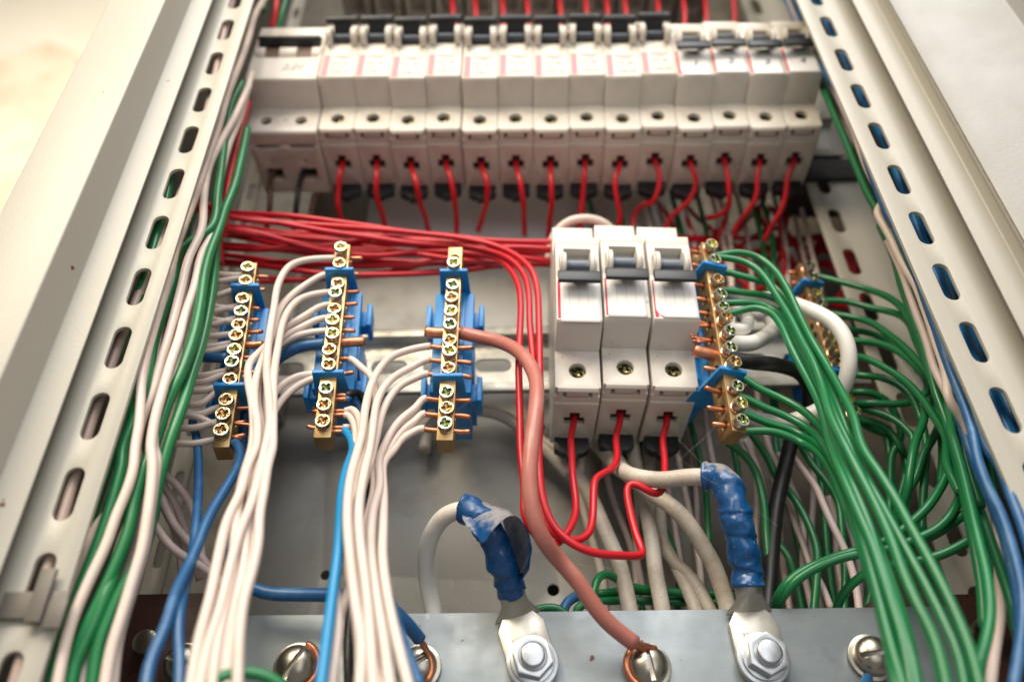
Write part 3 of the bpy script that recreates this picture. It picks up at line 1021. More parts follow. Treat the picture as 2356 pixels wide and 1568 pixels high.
SA = scr('K5', [(1662, 318), (1655, 408), (1630, 530), (1618, 617), (1600, 702), (1588, 790), (1567, 875), (1562, 978), (1548, 1078), (1525, 1228), (1505, 1330), (1480, 1430)])
SB = scr('K6', [(632, 190), (622, 293), (600, 425), (595, 510), (583, 600), (572, 692), (550, 778), (548, 888), (535, 988), (520, 1142), (502, 1250), (485, 1365)])
SC_ = scr('K6', [(1435, 300), (1427, 438), (1422, 528), (1417, 622), (1414, 705), (1407, 812), (1397, 905), (1395, 1003), (1385, 1173), (1382, 1280), (1376, 1385)])
SD = scr('K7', [(1230, 255), (1247, 348), (1265, 475), (1283, 568), (1297, 650), (1320, 728), (1338, 822), (1360, 918), (1365, 1015), (1387, 1160), (1405, 1272), (1423, 1375)])
SE = scr('K8', [(852, 395), (868, 465), (905, 562), (925, 640), (945, 740), (965, 800), (985, 865), (1010, 930), (1020, 1010), (1100, 1160), (1135, 1235), (1165, 1325)])

Y_F = -50.0
rs = lambda n: random.Random(n)
stA = [(1, i, random.uniform(2.5, 6), 0.8, random.uniform(-.6, .6)) for i in range(12)] + [(1, 4, 5, 0.9, 1), (1, 5, 6, 1.5, 0), (1, 8, 3.5, 1.7, 0.2), (1, 10, 6, .8, -1.2), (1, 11, 4, .8, 1)]
terminal_bar('A', 'brass bar tucked beside the slotted post bundle, fed by short white wires', U(575, 604, Y_F), U(508, 1028, Y_F), 0.10, 5.6, 9, SA, (1, 8), stA, seed=1)
stB = [(1, i, random.uniform(3, 5.5), 0.85, random.uniform(-.5, .5)) for i in (0, 1, 2, 3, 4, 5, 8, 8, 9, 9)] + [(1, 6, 8.5, 1.9, 0.8), (-1, 10, 2.5, .9, .4), (-1, 11, 3.5, .8, .6), (-1, 9, 1.0, .8, 0), (1, 7, 2, .9, 0)]
terminal_bar('B', 'brass bar with white wires arching away from it and a thick blue one behind', U(789, 562, Y_F), U(741, 1006, Y_F), 0.05, 6.0, 9, SB, (1, 8), stB, seed=2)
stC = [(1, i, 5.5, 0.95, random.uniform(-.7, -.2)) for i in (5, 6, 7, 8, 9, 10)] + [(-1, 4, 7.5, 2.2, 0)]
terminal_bar('C', 'brass bar facing the viewer, one empty hole on top and the brown cable through it', U(1048, 568, Y_F), U(1023, 1012, Y_F), 0.0, 5.8, 9, SC_, (0, 7), stC, empty_top=6.2, seed=3)
stD = [(-1, i, random.uniform(3.5, 6), 0.95, random.uniform(0, 1.2)) for i in (0, 1, 2, 3, 4, 8, 9, 10, 11)] + [(-1, 7, 8, 2.3, 0.9)]
for i in (5, 6):
    for k in range(11): stD.append((-1, i, random.uniform(6, 9), 0.55, random.uniform(-2.4, 2.6)))
for k in range(4): stD.append((-1, 0, random.uniform(4, 7), 0.55, random.uniform(-1.5, 1.5)))
terminal_bar('D', 'brass bar beside the white trio with frayed copper strands and green wires', U(1629, 560, Y_F), U(1702, 992, Y_F), 0.28, 5.6, 9.5, SD, (1, 8), stD, seed=4)
stE = [(-1, i, 3.5, 0.9, 0.6) for i in (0, 1, 2)] + [(1, 3, 4, 0.6, 0.5), (1, 3, 4.5, 0.6, -0.4), (1, 3, 4, 0.6, 0)]
terminal_bar('E', 'deep set brass bar half hidden behind the thick white loop of cable', U(1850, 606, -12), U(1962, 975, -12), 0.22, 5.4, 9, SE, (1, 8), stE, railY=8, seed=5)

# ------------------------------------------------------------------ steel bar with its bolts
t = thing('steel_busbar', 'thick grey steel bar across the bottom carrying two cable lugs and screws', 'busbar', (0, -25, -190))
bm = bmesh.new(); bm_box(bm, -116, 126, 0, 6, -40, 68.0)
me = bake(bm, 'bar_body', None, 0.5, 2)
me.transform(Matrix.Rotation(0.010, 4, 'Y'))
put(t, 'bar_body', me, 'bar_steel')
for n, (x0, x1, z1) in enumerate(((-150, -113.4, -112.6), (105, 165, -117.0))):
    t = thing('insulator_block', ['dark brown insulating block under the slotted post beside the blue wires', 'dark brown insulating block behind the thick green bundle'][n], 'insulator', (x0, -20, -200), (0, 0, 0), 'brown insulating blocks at the ends of the steel bar')
    bm = bmesh.new(); bm_box(bm, 0, x1 - x0 + (0 if n == 0 else 0), 1.5 if n else -4, 14, -30, z1 + 200)
    put(t, 'block', bake(bm, 'block', None, 0.6), 'brown_laminate')
    bm = bmesh.new(); bm_cyl(bm, (14 if n == 0 else 32, 70), 4, 'y', -10 if n == 0 else -6, 3, 24)
    put(t, 'fixing_screw', bake(bm, 'fixing_screw', None, 1.0), 'nickel_screw')


def slotted_screw(label, px, py, r=6.2, ang=0.6, tilt=0.0):
    P = U(px, py, -28)
    t = thing('slotted_screw', label, 'screw', (P.x, -25, P.z), (0, 0, 0), 'round slotted screws on the steel bar')
    bm = bmesh.new()
    n = 36; rings = []
    for j in range(9):
        a = j / 8 * PI / 2
        rr, y = r * math.cos(a), -3.2 - 3.4 * math.sin(a)
        rings.append([bm.verts.new((rr * math.cos(2 * PI * k / n), y, rr * math.sin(2 * PI * k / n))) for k in range(n)] if j < 8 else None)
    base = [bm.verts.new((r * math.cos(2 * PI * k / n), -1.2, r * math.sin(2 * PI * k / n))) for k in range(n)]
    rings = [base] + rings[:8]
    for A, B in zip(rings, rings[1:]):
        for k in range(n): bm.faces.new((A[k], A[(k + 1) % n], B[(k + 1) % n], B[k]))
    bm.faces.new(rings[-1]); bm.faces.new(base[::-1])
    cut = bmesh.new(); bm_box(cut, -r * 0.85, r * 0.85, -12, -4.3, -0.75, 0.75)
    me = bake(bm, 'head', cut, 0.15, 2); me.transform(Matrix.Rotation(ang, 4, 'Y'))
    put(t, 'head', me, 'nickel_screw')
    bm = bmesh.new(); bm_cyl(bm, (0, 0), r * 1.22, 'y', -1.3, -0.1, 36)
    put(t, 'washer', bake(bm, 'washer', None, 0.25), 'nickel_screw')
    bm = bmesh.new()
    C = [Vector((r * 1.12 * math.cos(a), -1.2, r * 1.12 * math.sin(a))) for a in [2 * PI * k / 40 for k in range(26)]]
    return t


def eye(root, r, a0, a1, rr=1.1):
    """bare copper bent round the screw"""
    bm = bmesh.new()
    bm_tube(bm, [Vector((r * math.cos(a0 + (a1 - a0) * k / 24), -2.0 - 0.02 * k, r * math.sin(a0 + (a1 - a0) * k / 24))) for k in range(25)], rr, 8)
    me = to_mesh(bm, 'copper_eye')
    for p in me.polygons: p.use_smooth = True
    put(root, 'copper_eye', me, 'copper')


s1 = slotted_screw('round slotted screw between the first two bundles of white wires', *D('K10', 435, 1455), ang=-1.05)
eye(s1, 7.0, -1.4, 1.2)
s2 = slotted_screw('round slotted screw half behind blue wire and white strands', *D('K10', 1238, 1455), r=5.8, ang=-0.5)
s3 = slotted_screw('round slotted screw gripping the copper end of the brown cable', *D('K11', 818, 1455), r=6.0, ang=1.45)
eye(s3, 6.9, 1.7, 4.6, 1.25)
s4 = slotted_screw('round slotted screw beside the lowest green bundle', *D('K12', 905, 1415), r=6.0, ang=-0.1)
s5 = slotted_screw('dark round slotted screw behind the two blue wires', *D('K9', 1190, 1440), r=5.6, ang=0.3)


# ------------------------------------------------------------------ taped cables with lugs
def lug(root, P0, P1, bolt_px, Yf=-25.0, w=15.5):
    """P0 barrel start, P1 where the flat palm starts (world mm); root unrotated"""
    o0 = Vector(root.location) / MM
    bp = U(bolt_px[0], bolt_px[1], Yf - 2); bp.y = Yf
    dirx = Vector((bp.x - P1.x, 0, bp.z - P1.z)); Lp = dirx.length + 9.5
    dz = -dirx.normalized()
    # barrel flattening into the palm
    bm = bmesh.new(); n = 24; rings = []
    ex = Vector((0, -1, 0)).cross(dz).normalized()
    axis = (P1 - P0)
    for j in range(11):
        q = j / 10
        c = P0 + axis * q
        f = max(0.0, (q - 0.45) / 0.55); f = f * f * (3 - 2 * f)
        a_, b2 = 4.4 + (w / 2 - 4.4) * f, 4.4 + (1.3 - 4.4) * f
        c = Vector((c.x, c.y + (Yf - 1.4 - c.y) * f, c.z))
        rings.append([bm.verts.new(c - o0 + ex * a_ * math.cos(2 * PI * k / n) + Vector((0, 1, 0)) * b2 * math.sin(2 * PI * k / n)) for k in range(n)])
    for A, B in zip(rings, rings[1:]):
        for k in range(n): bm.faces.new((A[k], A[(k + 1) % n], B[(k + 1) % n], B[k]))
    bm.faces.new(rings[0][::-1]); bm.faces.new(rings[-1])
    me = to_mesh(bm, 'lug_barrel')
    for p in me.polygons: p.use_smooth = True
    put(root, 'lug_barrel', me, 'aluminium')
    # palm
    bm = bmesh.new()
    out = [(-w / 2 + 3.5, 2.0), (w / 2 - 3.5, 2.0), (w / 2, -3)]
    cz = -dirx.length
    out.append((w / 2, cz))
    for k in range(1, 12):
        a = -PI * k / 12
        out.append((w / 2 * math.cos(a), cz + w / 2 * math.sin(a) * 1.15))
    out += [(-w / 2, cz), (-w / 2, -3)]
    bm_prism(bm, out, 'y', -2.7, -0.1)
    me = bake(bm, 'lug_palm', None, 0.3, 2)
    R = Matrix((ex if ex.x > 0 else -ex, Vector((0, 1, 0)), dz)).transposed()
    me.transform(Matrix.Translation((Vector((P1.x, Yf, P1.z)) - o0) * MM) @ R.to_4x4())
    pl = put(root, 'lug_palm', me, 'aluminium')
    # stamped marks
    bm = bmesh.new(); rd = random.Random(int(P0.x))
    for row in range(2):
        x = -4.2
        while x < 4:
            ww = rd.uniform(0.5, 0.9)
            bm_box(bm, x, x + ww, -2.95, -2.6, -6.4 - row * 1.9 - rd.uniform(0.8, 1.3), -6.4 - row * 1.9)
            x += ww + 0.45
    me = to_mesh(bm, 'stamped_marks')
    me.transform(Matrix.Translation((Vector((P1.x, Yf, P1.z)) - o0) * MM) @ R.to_4x4())
    put(pl, 'stamped_marks', me, 'aluminium')
    return bp


def hex_bolt(label, bp, ang):
    t = thing('hex_bolt', label, 'bolt', (bp.x, bp.y - 2.7, bp.z), (0, 0, 0), 'hexagon nuts clamping the cable lugs')
    bm = bmesh.new(); bm_cyl(bm, (0, 0), 8.3, 'y', -1.4, -0.02, 48)
    cut = None
    put(t, 'washer', bake(bm, 'washer', cut, 0.35), 'nut_steel')
    bm = bmesh.new(); bm_cyl(bm, (0, 0), 7.0, 'y', -2.6, -1.42, 40)
    put(t, 'spring_washer', bake(bm, 'spring_washer', None, 0.3), 'nut_steel')
    bm = bmesh.new(); bm_cyl(bm, (0, 0), 6.6, 'y', -7.4, -2.62, 6)
    cut = bmesh.new(); bm_cyl(cut, (0, 0), 4.4, 'y', -9, -7.0, 32, 4.4)
    me = bake(bm, 'nut', cut, 1.1, 4); me.transform(Matrix.Rotation(ang, 4, 'Y'))
    put(t, 'nut', me, 'nut_steel')
    bm = bmesh.new(); bm_cyl(bm, (0, 0), 3.8, 'y', -9.4, -3, 32)
    put(t, 'shank', bake(bm, 'shank', None, 0.7, 3), 'nut_steel')


def tape_r(r0, p, amp=0.42, seed=0):
    rd = random.Random(seed); ph = [rd.uniform(0, 6) for _ in range(6)]

    def f(s, a, tot):
        u = ((s + 1.9 * math.sin(s * 0.31 + ph[4]) + 0.9 * math.sin(s * 0.83 + ph[5])) / p + a / (2 * PI)) % 1.0
        lip = amp * (u ** 1.4)
        wob = 0.35 * math.sin(s * 0.55 + ph[0]) + 0.25 * math.sin(s * 0.23 + ph[1] + a) + 0.18 * math.sin(2 * a + s * 0.9 + ph[2]) + 0.12 * math.sin(3 * a - s * 1.3 + ph[3])
        return r0 + lip + wob * 0.8
    return f


# cable one, with the loose flap of tape
P = path(('K10', [(1350, 1300, -12), (1338, 1110, -13), (1303, 950, -17), (1288, 760, -26), (1330, 590, -36), (1420, 475, -43), (1540, 440, -46)]))
t, C = tube_obj('taped_cable', P + path(('K10', [(1640, 480, -47)])), 2.95, 'cable_white', None, n=20)
tag(t, 'short white cable looping up to a blue taped end with a loose flap', 'cable', 'thick white cables bolted down with lugs')
o0 = Vector(t.location) / MM
Pt = path(('K10', [(1528, 436, -46), (1620, 470, -47), (1700, 570, -47), (1748, 680, -44), (1785, 800, -40), (1830, 920, -35), (1852, 985, -32)]))
child_tube(t, 'insulating_tape', Pt, tape_r(4.3, 8.5, 0.7, 3), 'tape', n=40, sm=2, step=0.5)
Pb0, Pb1 = path(('K10', [(1846, 965, -33), (1893, 1130, -29)]))
bp = lug(t, Pb0, Pb1, D('K10', 1985, 1445))
hex_bolt('hexagon nut on the lug whose tape has a loose flap', bp, 0.25)
# flap: a wide ribbon of tape curling off the cable
E0 = path(('K10', [(1534, 490, -50), (1542, 408, -45), (1610, 384, -42), (1700, 402, -38), (1775, 460, -34), (1800, 550, -31), (1815, 660, -30), (1840, 770, -30), (1872, 860, -31), (1885, 900, -32)]))
E1 = path(('K10', [(1590, 570, -52), (1668, 650, -56), (1720, 580, -58), (1790, 508, -58), (1860, 478, -56), (1935, 545, -52), (1974, 655, -49), (1972, 760, -46), (1950, 850, -43), (1898, 908, -40)]))
A_, B_ = catmull(E0, 50), catmull(E1, 50)


def resample(P, n):
    C = catmull(P, 0.5); L_ = [0]
    for a, b in zip(C, C[1:]): L_.append(L_[-1] + (b - a).length)
    out = []; j = 0
    for k in range(n):
        s = L_[-1] * k / (n - 1)
        while j < len(C) - 2 and L_[j + 1] < s: j += 1
        f = (s - L_[j]) / max(1e-6, L_[j + 1] - L_[j])
        out.append(C[j].lerp(C[j + 1], min(1, f)))
    return out


def ribbon(E0, E1, thick, nu=60, nv=12, bulge=0.8):
    R0, R1 = resample(E0, nu), resample(E1, nu)
    bm = bmesh.new(); G = []
    cen = sum((p for p in R0 + R1), Vector()) / (2 * nu)
    for lay in (0, 1):
        g = []
        for i in range(nu):
            row = []
            for j in range(nv + 1):
                v = j / nv
                p = R0[i].lerp(R1[i], v)
                out = (p - cen); out = out.normalized()
                p = p + out * (bulge * math.sin(v * PI) + 0.15 * math.sin(i * 0.9 + j) + lay * thick)
                row.append(bm.verts.new(p - o0))
            g.append(row)
        G.append(g)
    for lay in (0, 1):
        for i in range(nu - 1):
            for j in range(nv):
                bm.faces.new((G[lay][i][j], G[lay][i + 1][j], G[lay][i + 1][j + 1], G[lay][i][j + 1]))
    for i in range(nu - 1):
        for j in (0, nv):
            bm.faces.new((G[0][i][j], G[0][i + 1][j], G[1][i + 1][j], G[1][i][j]))
    for j in range(nv):
        for i in (0, nu - 1):
            bm.faces.new((G[0][i][j], G[0][i][j + 1], G[1][i][j + 1], G[1][i][j]))
    me = to_mesh(bm, 'tape_flap')
    for p in me.polygons: p.use_smooth = True
    me.set_sharp_from_angle(angle=math.radians(50))
    return me


put(t, 'tape_flap', ribbon(E0, E1, 0.25), 'tape_dusty')

# cable two
P = path(('K11', [(360, -160, 22), (430, -40, 18), (520, 60, 6), (620, 165, -14), (740, 225, -31), (900, 245, -33), (1060, 226, -35), (1190, 225, -38), (1290, 260, -40)]))
t, C = tube_obj('taped_cable', P, 3.0, 'cable_dirty', None, n=20)
tag(t, 'dusty white cable bending down to a tightly wrapped blue taped end', 'cable', 'thick white cables bolted down with lugs')
o0 = Vector(t.location) / MM
Pt = path(('K11', [(1190, 232, -38), (1262, 232, -40), (1330, 300, -42), (1372, 400, -42), (1400, 530, -40), (1428, 680, -37), (1450, 800, -34), (1472, 950, -32)]))
child_tube(t, 'insulating_tape', Pt, tape_r(5.0, 9.0, 0.6, 9), 'tape_dusty', n=40, sm=2, step=0.5)
Pb0, Pb1 = path(('K11', [(1466, 930, -32), (1488, 1100, -29)]))
bp = lug(t, Pb0, Pb1, D('K11', 1560, 1425))
hex_bolt('hexagon nut on the lug with tightly wrapped tape', bp, 0.6)

# other thick cables behind the bar
GB = 'thick pale cables running down behind the steel bar'
thick = [
    ('K11', [(100, -120, 18), (60, -40, 18), (120, 0, 16), (220, 75, 14), (310, 175, 12), (400, 290, 8), (470, 430, 3), (545, 610, 0), (625, 800, -2), (690, 1090, -4), (720, 1300, -4)], 3.0, 'pale cable curving from behind the brown cable to the bar'),
    ('K11', [(390, -120, 8), (375, 50, 9), (365, 200, 10), (385, 400, 10), (425, 560, 10), (475, 720, 10), (510, 860, 10), (525, 1000, 10), (520, 1200, 10)], 1.9, 'thin pale cable behind the second red loop'),
    ('K11', [(700, -140, 8), (715, 60, 7), (745, 220, 6), (790, 400, 4), (830, 600, 2), (860, 850, 0), (905, 1090, -2), (930, 1300, -2)], 3.0, 'pale cable passing straight behind the corner of the third red loop'),
    ('K11', [(820, -140, 12), (815, 60, 12), (830, 300, 14), (860, 500, 14), (900, 640, 12), (990, 800, 8), (1070, 960, 4), (1120, 1090, 2), (1170, 1300, 2)], 2.6, 'pale cable fanning out beyond the straight one'),
    ('K11', [(560, 60, 0), (700, 230, -4), (860, 350, -8), (960, 410, -10), (1070, 520, -10), (1160, 660, -9), (1240, 800, -7), (1295, 950, -5), (1335, 1090, -4), (1360, 1300, -4)], 3.1, 'widest pale cable arching over to the tight wrapped lug'),
    ('K11', [(880, 300, 14), (890, 500, 12), (920, 690, 8), (1000, 800, 6), (1100, 890, 4), (1210, 1080, 2), (1290, 1250, 2)], 2.5, 'pale cable lying under the widest arching one'),
]
for n, (k, pl, r, lb) in enumerate(thick):
    wire(lb, GB, path((k, pl)), 'cable_dirty', r, 'cable')
wire('white cable arching behind the lower end of the viewer facing bar', GB, path(('K6', [(1220, 1568, 20), (1250, 1420, 20), (1380, 1310, 18), (1600, 1290, 15), (1800, 1350, 14), (1950, 1480, 14)]), ('K10', [(2090, 60, 12), (2228, 200, 12)])), 'cable_dirty', 2.8, 'cable')
wire('cream cable loop peeking over the top of the white trio', 'white cable loops', path(('D', []), ) if False else [U(1262 / 1, 600, -14), U(1275, 540, -20), U(1310, 508, -24), U(1345, 502, -24), U(1385, 510, -22), U(1420, 545, -16), U(1440, 620, -10)], 'w_cream', 2.0, 'cable', 'white_cable')
# large white loop right of bar D and two small ones
wire('thick white cable making the big loop in front of the deep brass bar', 'white cable loops',
     path(('K8', [(340, 560, -34), (420, 590, -36), (520, 598, -34), (660, 605, -34), (800, 648, -40), (910, 692, -44), (1010, 752, -46), (1080, 850, -46), (1106, 960, -44), (1098, 1080, -40), (1050, 1195, -34), (960, 1280, -30), (840, 1345, -26), (700, 1385, -22), (520, 1370, -18), (400, 1300, -14)])), 'cable_white', 3.1, 'cable')
wire('thick white cable curling back from the frayed strands', 'white cable loops',
     [bar_pt('D', 6, 1, -3)] + path(('K8', [(470, 885, -42), (540, 858, -38), (605, 818, -34), (628, 765, -30), (590, 712, -26), (520, 690, -20), (440, 640, -10)])), 'cable_white', 3.1, 'cable')
wire('short white cable stub bending behind the brass bar screws', 'white cable loops',
     [bar_pt('D', 5, 1, -3)] + path(('K8', [(420, 800, -42), (455, 765, -38), (458, 725, -32), (430, 690, -24), (380, 640, -12)])), 'cable_white', 2.6, 'cable')
wire('black cable leaving the brass bar of frayed strands and dropping down', None,
     [bar_pt('D', 7, 1, -3)] + path(('K8', [(470, 1000, -44), (580, 1010, -40), (700, 1034, -32), (800, 1078, -24), (850, 1170, -16), (850, 1300, -10)]), ('K12', [(430, 180, -6), (395, 330, -4), (350, 520, -4), (325, 720, -6), (310, 930, -8), (295, 1140, -10), (290, 1400, -12)])), 'w_black', 3.0, 'cable')
bc = wire('thick dusty brown cable from the viewer facing bar to a slotted screw', None,
          [bar_pt('C', 4, 1, 0.6)] + path(('K6', [(1560, 782, -46), (1700, 812, -48), (1830, 865, -52), (1930, 960, -56), (1985, 1090, -60), (1985, 1250, -64), (1965, 1420, -66), (1950, 1568, -66)]),
                                          ('K10', [(1965, 250, -65), (1985, 450, -62), (2060, 640, -57)]), ('K11', [(220, 760, -50), (350, 905, -46), (450, 1060, -42), (560, 1190, -38), (650, 1262, -35), (722, 1315, -33)])), 'w_brown', 2.6, 'cable')
child_tube(bc, 'copper_end', path(('K11', [(715, 1312, -33), (770, 1335, -31), (810, 1345, -30), (860, 1360, -29)])), 1.5, 'copper')
child_tube(bc, 'copper_end', [bar_pt('C', 4, 1, 1.2), bar_pt('C', 4, 1, -1.2)], 2.2, 'copper')


# ------------------------------------------------------------------ red wires
GR = 'red wires hanging from the upper breakers'
redp = [
    ('K2', [(760, 1180), (745, 1300), (745, 1430), (765, 1500, 0), (790, 1560, 6)]),
    ('K2', [(1010, 1200), (1005, 1340), (1040, 1440), (1065, 1540, 4), (1072, 1620, 8)]),
    ('K2', [(1280, 1250), (1300, 1380), (1340, 1480), (1362, 1580, 8)]),
    ('K2', [(1515, 1220), (1540, 1380), (1552, 1480), (1554, 1600, 8)]),
    ('K2', [(1762, 1240), (1762, 1370), (1735, 1470), (1700, 1580, 8)]),
    ('K2', [(1990, 1250), (2010, 1400), (2015, 1500), (2018, 1610, 8)]),
    ('K2', [(2200, 1250), (2205, 1400), (2190, 1500), (2180, 1620, 8)]),
    ('K3', [(410, 1200), (400, 1350), (385, 1500), (376, 1620, 8)]),
    ('K3', [(620, 1220), (630, 1350), (655, 1450), (650, 1540, 0), (600, 1575, 6), (500, 1590, 8)]),
    ('K3', [(925, 1180), (915, 1310), (870, 1390), (800, 1400, -2), (750, 1470, 4), (742, 1580, 8)]),
    ('K3', [(1165, 1180), (1170, 1290), (1110, 1390), (1010, 1470, 0), (950, 1580, 6)]),
    ('K3', [(1390, 1200), (1402, 1340), (1400, 1420), (1330, 1470, 0), (1250, 1490, 6)]),
    ('K3', [(1592, 1190), (1592, 1330), (1540, 1430), (1470, 1510, 0), (1430, 1590, 6)]),
    ('K3', [(1802, 1190), (1788, 1340), (1740, 1470), (1680, 1560, 2), (1640, 1650, 8)]),
]
for i, (k, pl) in enumerate(redp):
    h = TOPW[i]
    pl = [(pl[0][0], pl[0][1], -20)] + pl[1:]
    wire('red wire dropping from the %s small breaker of the upper row' % ORD[i], GR, [h + Vector((0, 0.5, 4)), h + Vector((0, -0.5, -1.5))] + path((k, pl)), 'w_red', 1.38)
for i, (pl, m_) in enumerate([([(285, 1200, -13), (278, 1400, -10), (245, 1620, 4)], 'w_dark_brown'), ([(500, 1190, -13), (462, 1380, -10), (440, 1620, 4)], 'w_black'), ([(585, 1330, -5), (560, 1450, 0), (545, 1620, 6)], 'w_dark_brown')]):
    P = path(('K2', pl))
    if i < 2: P = [top_pt((8.7, 26.1)[i], -13, -37)] + P
    wire(['dark brown wire under the double breaker, on its outer pole', 'black wire under the double breaker, on its inner pole', 'short dark wire behind the foot of the double breaker'][i], 'dark wires under the double breaker', P, m_, 1.5, name='dark_wire')

# three reds that come down beside the brown cable, and the loops up to the trio
GT = 'red wires feeding the white trio'
V1t = [(555, 0), ]
top_run = [
    ('K6', [(-260, -110, -62), (-150, -40, -48), (60, -4, -40), (300, 14, -36), (640, 35, -34), (950, 60, -33), (1250, 90, -33), (1500, 120, -34), (1700, 165, -36), (1850, 235, -39), (1950, 330, -42), (1990, 450, -44), (2004, 700, -47), (2010, 1000, -48), (2015, 1300, -48)]),
    ('K6', [(-260, 0, -58), (-100, 60, -46), (60, 90, -38), (300, 140, -32), (520, 170, -28), (760, 128, -26), (960, 112, -26), (1250, 140, -28), (1480, 165, -31), (1680, 205, -34), (1820, 270, -38), (1905, 370, -41), (1935, 500, -44), (1942, 700, -46), (1965, 930, -46), (1990, 1150, -44), (2005, 1400, -43)]),
    ('K6', [(-250, 150, -54), (-60, 60, -42), (150, 100, -36), (380, 165, -30), (640, 215, -27), (900, 235, -26), (1200, 205, -27), (1500, 215, -29), (1700, 245, -32), (1800, 320, -36), (1862, 430, -40), (1880, 560, -43), (1872, 800, -46), (1866, 1000, -47), (1874, 1300, -46), (1880, 1568, -46)]),
]
ends = [
    ('K11', [(95, 0, -48), (98, 150, -48), (125, 380, -48), (200, 560, -48), (320, 665, -48), (460, 722, -46), (620, 738, -42), (735, 742, -38), (776, 738, -36), (772, 700, -35), (745, 640, -34), (700, 480, -33), (672, 320, -33), (680, 275, -33), (720, 262, -33), (790, 300, -33), (850, 338, -31), (895, 320, -28), (918, 240, -24), (920, 100, -20), (908, -40, -18)]),
    ('K11', [(80, 60, -43), (88, 250, -42), (120, 450, -42), (190, 600, -42), (270, 640, -42), (350, 643, -40), (420, 600, -38), (447, 500, -35), (455, 300, -32), (465, 232, -30), (520, 200, -28), (585, 160, -25), (610, 90, -22), (600, -40, -19)]),
    ('K11', [(0, 300, -46), (0, 480, -46), (40, 560, -44), (110, 640, -44), (180, 680, -42), (225, 655, -40), (280, 590, -38), (330, 490, -34), (338, 400, -31), (318, 230, -27), (310, 60, -22), (306, -60, -19)]),
]
order = [2, 1, 0]
for i in range(3):
    k, e = ends[i]
    P = path(top_run[i]) + path((k, e))
    h = MIDW[2 - i]
    P += [h + Vector((0, -0.6, -1.5)), h + Vector((0, 0.6, 4))]
    wire(['red wire over the top of the bundle ending in the trio breaker with curled label', 'red wire kinked twice on its way into the middle breaker of the trio', 'red wire beside the brown cable ending in the trio breaker next to it'][i], GT, P, 'w_red', 1.35, sm=3)

# horizontal bundle
GH = 'red wires in the horizontal bundle below the upper row'
rd = random.Random(11)
for n in range(15):
    y0 = 488 + n * 10.2 + rd.uniform(-5, 5)
    ymid = 545 + n * 6.6 + rd.uniform(-7, 7)
    y1 = 548 + ((n * 7) % 15) * 4.6 + rd.uniform(-4, 4)
    P = []
    Yb = -30 + n * 1.2 + rd.uniform(-5, 8)
    for j, px in enumerate(range(490, 1300, 90)):
        u = (px - 490) / 780
        y = y0 * (1 - u) ** 2 + 2 * u * (1 - u) * (ymid + 12 + (n - 7) * 3) + y1 * u * u + 10 * math.sin(px / 150 + n * 1.7) + rd.uniform(-3, 3)
        P.append(U(px, y, Yb + 4 * math.sin(px / 150 + n)))
    P.insert(0, U(455, y0 - 10 - n, Yb - 14)); P.insert(0, U(440, y0 - 90, Yb - 16))
    if n % 3 == 1:
        P += [U(1370, y1 + 5, Yb + 12), U(1450, y1 + 20, 8), U(1500, y1 + 90, 14), U(1520, y1 + 220, 18)]
    else:
        P += [U(1380, y1 + 5, Yb + 12), U(1500, y1 + rd.uniform(-50, 40), 6), U(1640, y1 + rd.uniform(-70, 90), 20), U(1800, y1 + rd.uniform(-30, 110), 30), U(1900, 620 + rd.uniform(-80, 80), 34), U(1985, 640 + rd.uniform(-70, 70), 38)]
    wire('%s red wire of the horizontal bundle counting from the top' % ORD[n], GH, P, 'w_red', 1.32)
# tangle at the far side
GTa = 'tangled dark red wires behind the white trio'
for n in range(12):
    P = []
    x, y = 1500 + rd.uniform(0, 340), 440 + rd.uniform(-10, 40)
    ang = rd.uniform(-0.9, 0.9)
    for j in range(7):
        P.append(U(x, y, 22 + rd.uniform(-8, 16)))
        ang += rd.uniform(-0.6, 0.6)
        x += 34 * math.sin(ang) + 10; y += 28 + 10 * math.cos(ang)
        x = min(x, 1890)
    wire('%s dark red wire tangled below the numbered breakers' % ORD[n], GTa, P, 'w_red', 1.3)
# wires running down behind everything, between the rows and lower down at the hinge side
GV = 'dim wires running down behind the brass bars'
specs = []
for n in range(18):
    x0 = 1345 + n * 30 + rd.uniform(-9, 9)
    specs.append((x0, rd.choice(['w_pink', 'w_green', 'w_pink', 'w_green', 'w_cream'])))
for n, (x0, m_) in enumerate(specs):
    Yb = 17 + rd.uniform(-3, 8)
    P = [U(x0 - 30, 400, Yb), U(x0 - 10, 470, Yb), U(x0 + 12, 560, Yb), U(x0 + 25 + rd.uniform(-15, 15), 700, Yb), U(x0 + 30 + rd.uniform(-30, 30), 900, Yb), U(x0 + 60 + rd.uniform(-20, 30), 1100, Yb), U(x0 + 100 + rd.uniform(-30, 30), 1300, Yb), U(x0 + 120, 1480, Yb)]
    wire('%s dim %s wire behind the bars counting from the white trio' % (ORD[n], 'green' if m_ == 'w_green' else 'white'), GV, P, m_, 1.35)
GW = 'green and white wires sagging behind the black cable'
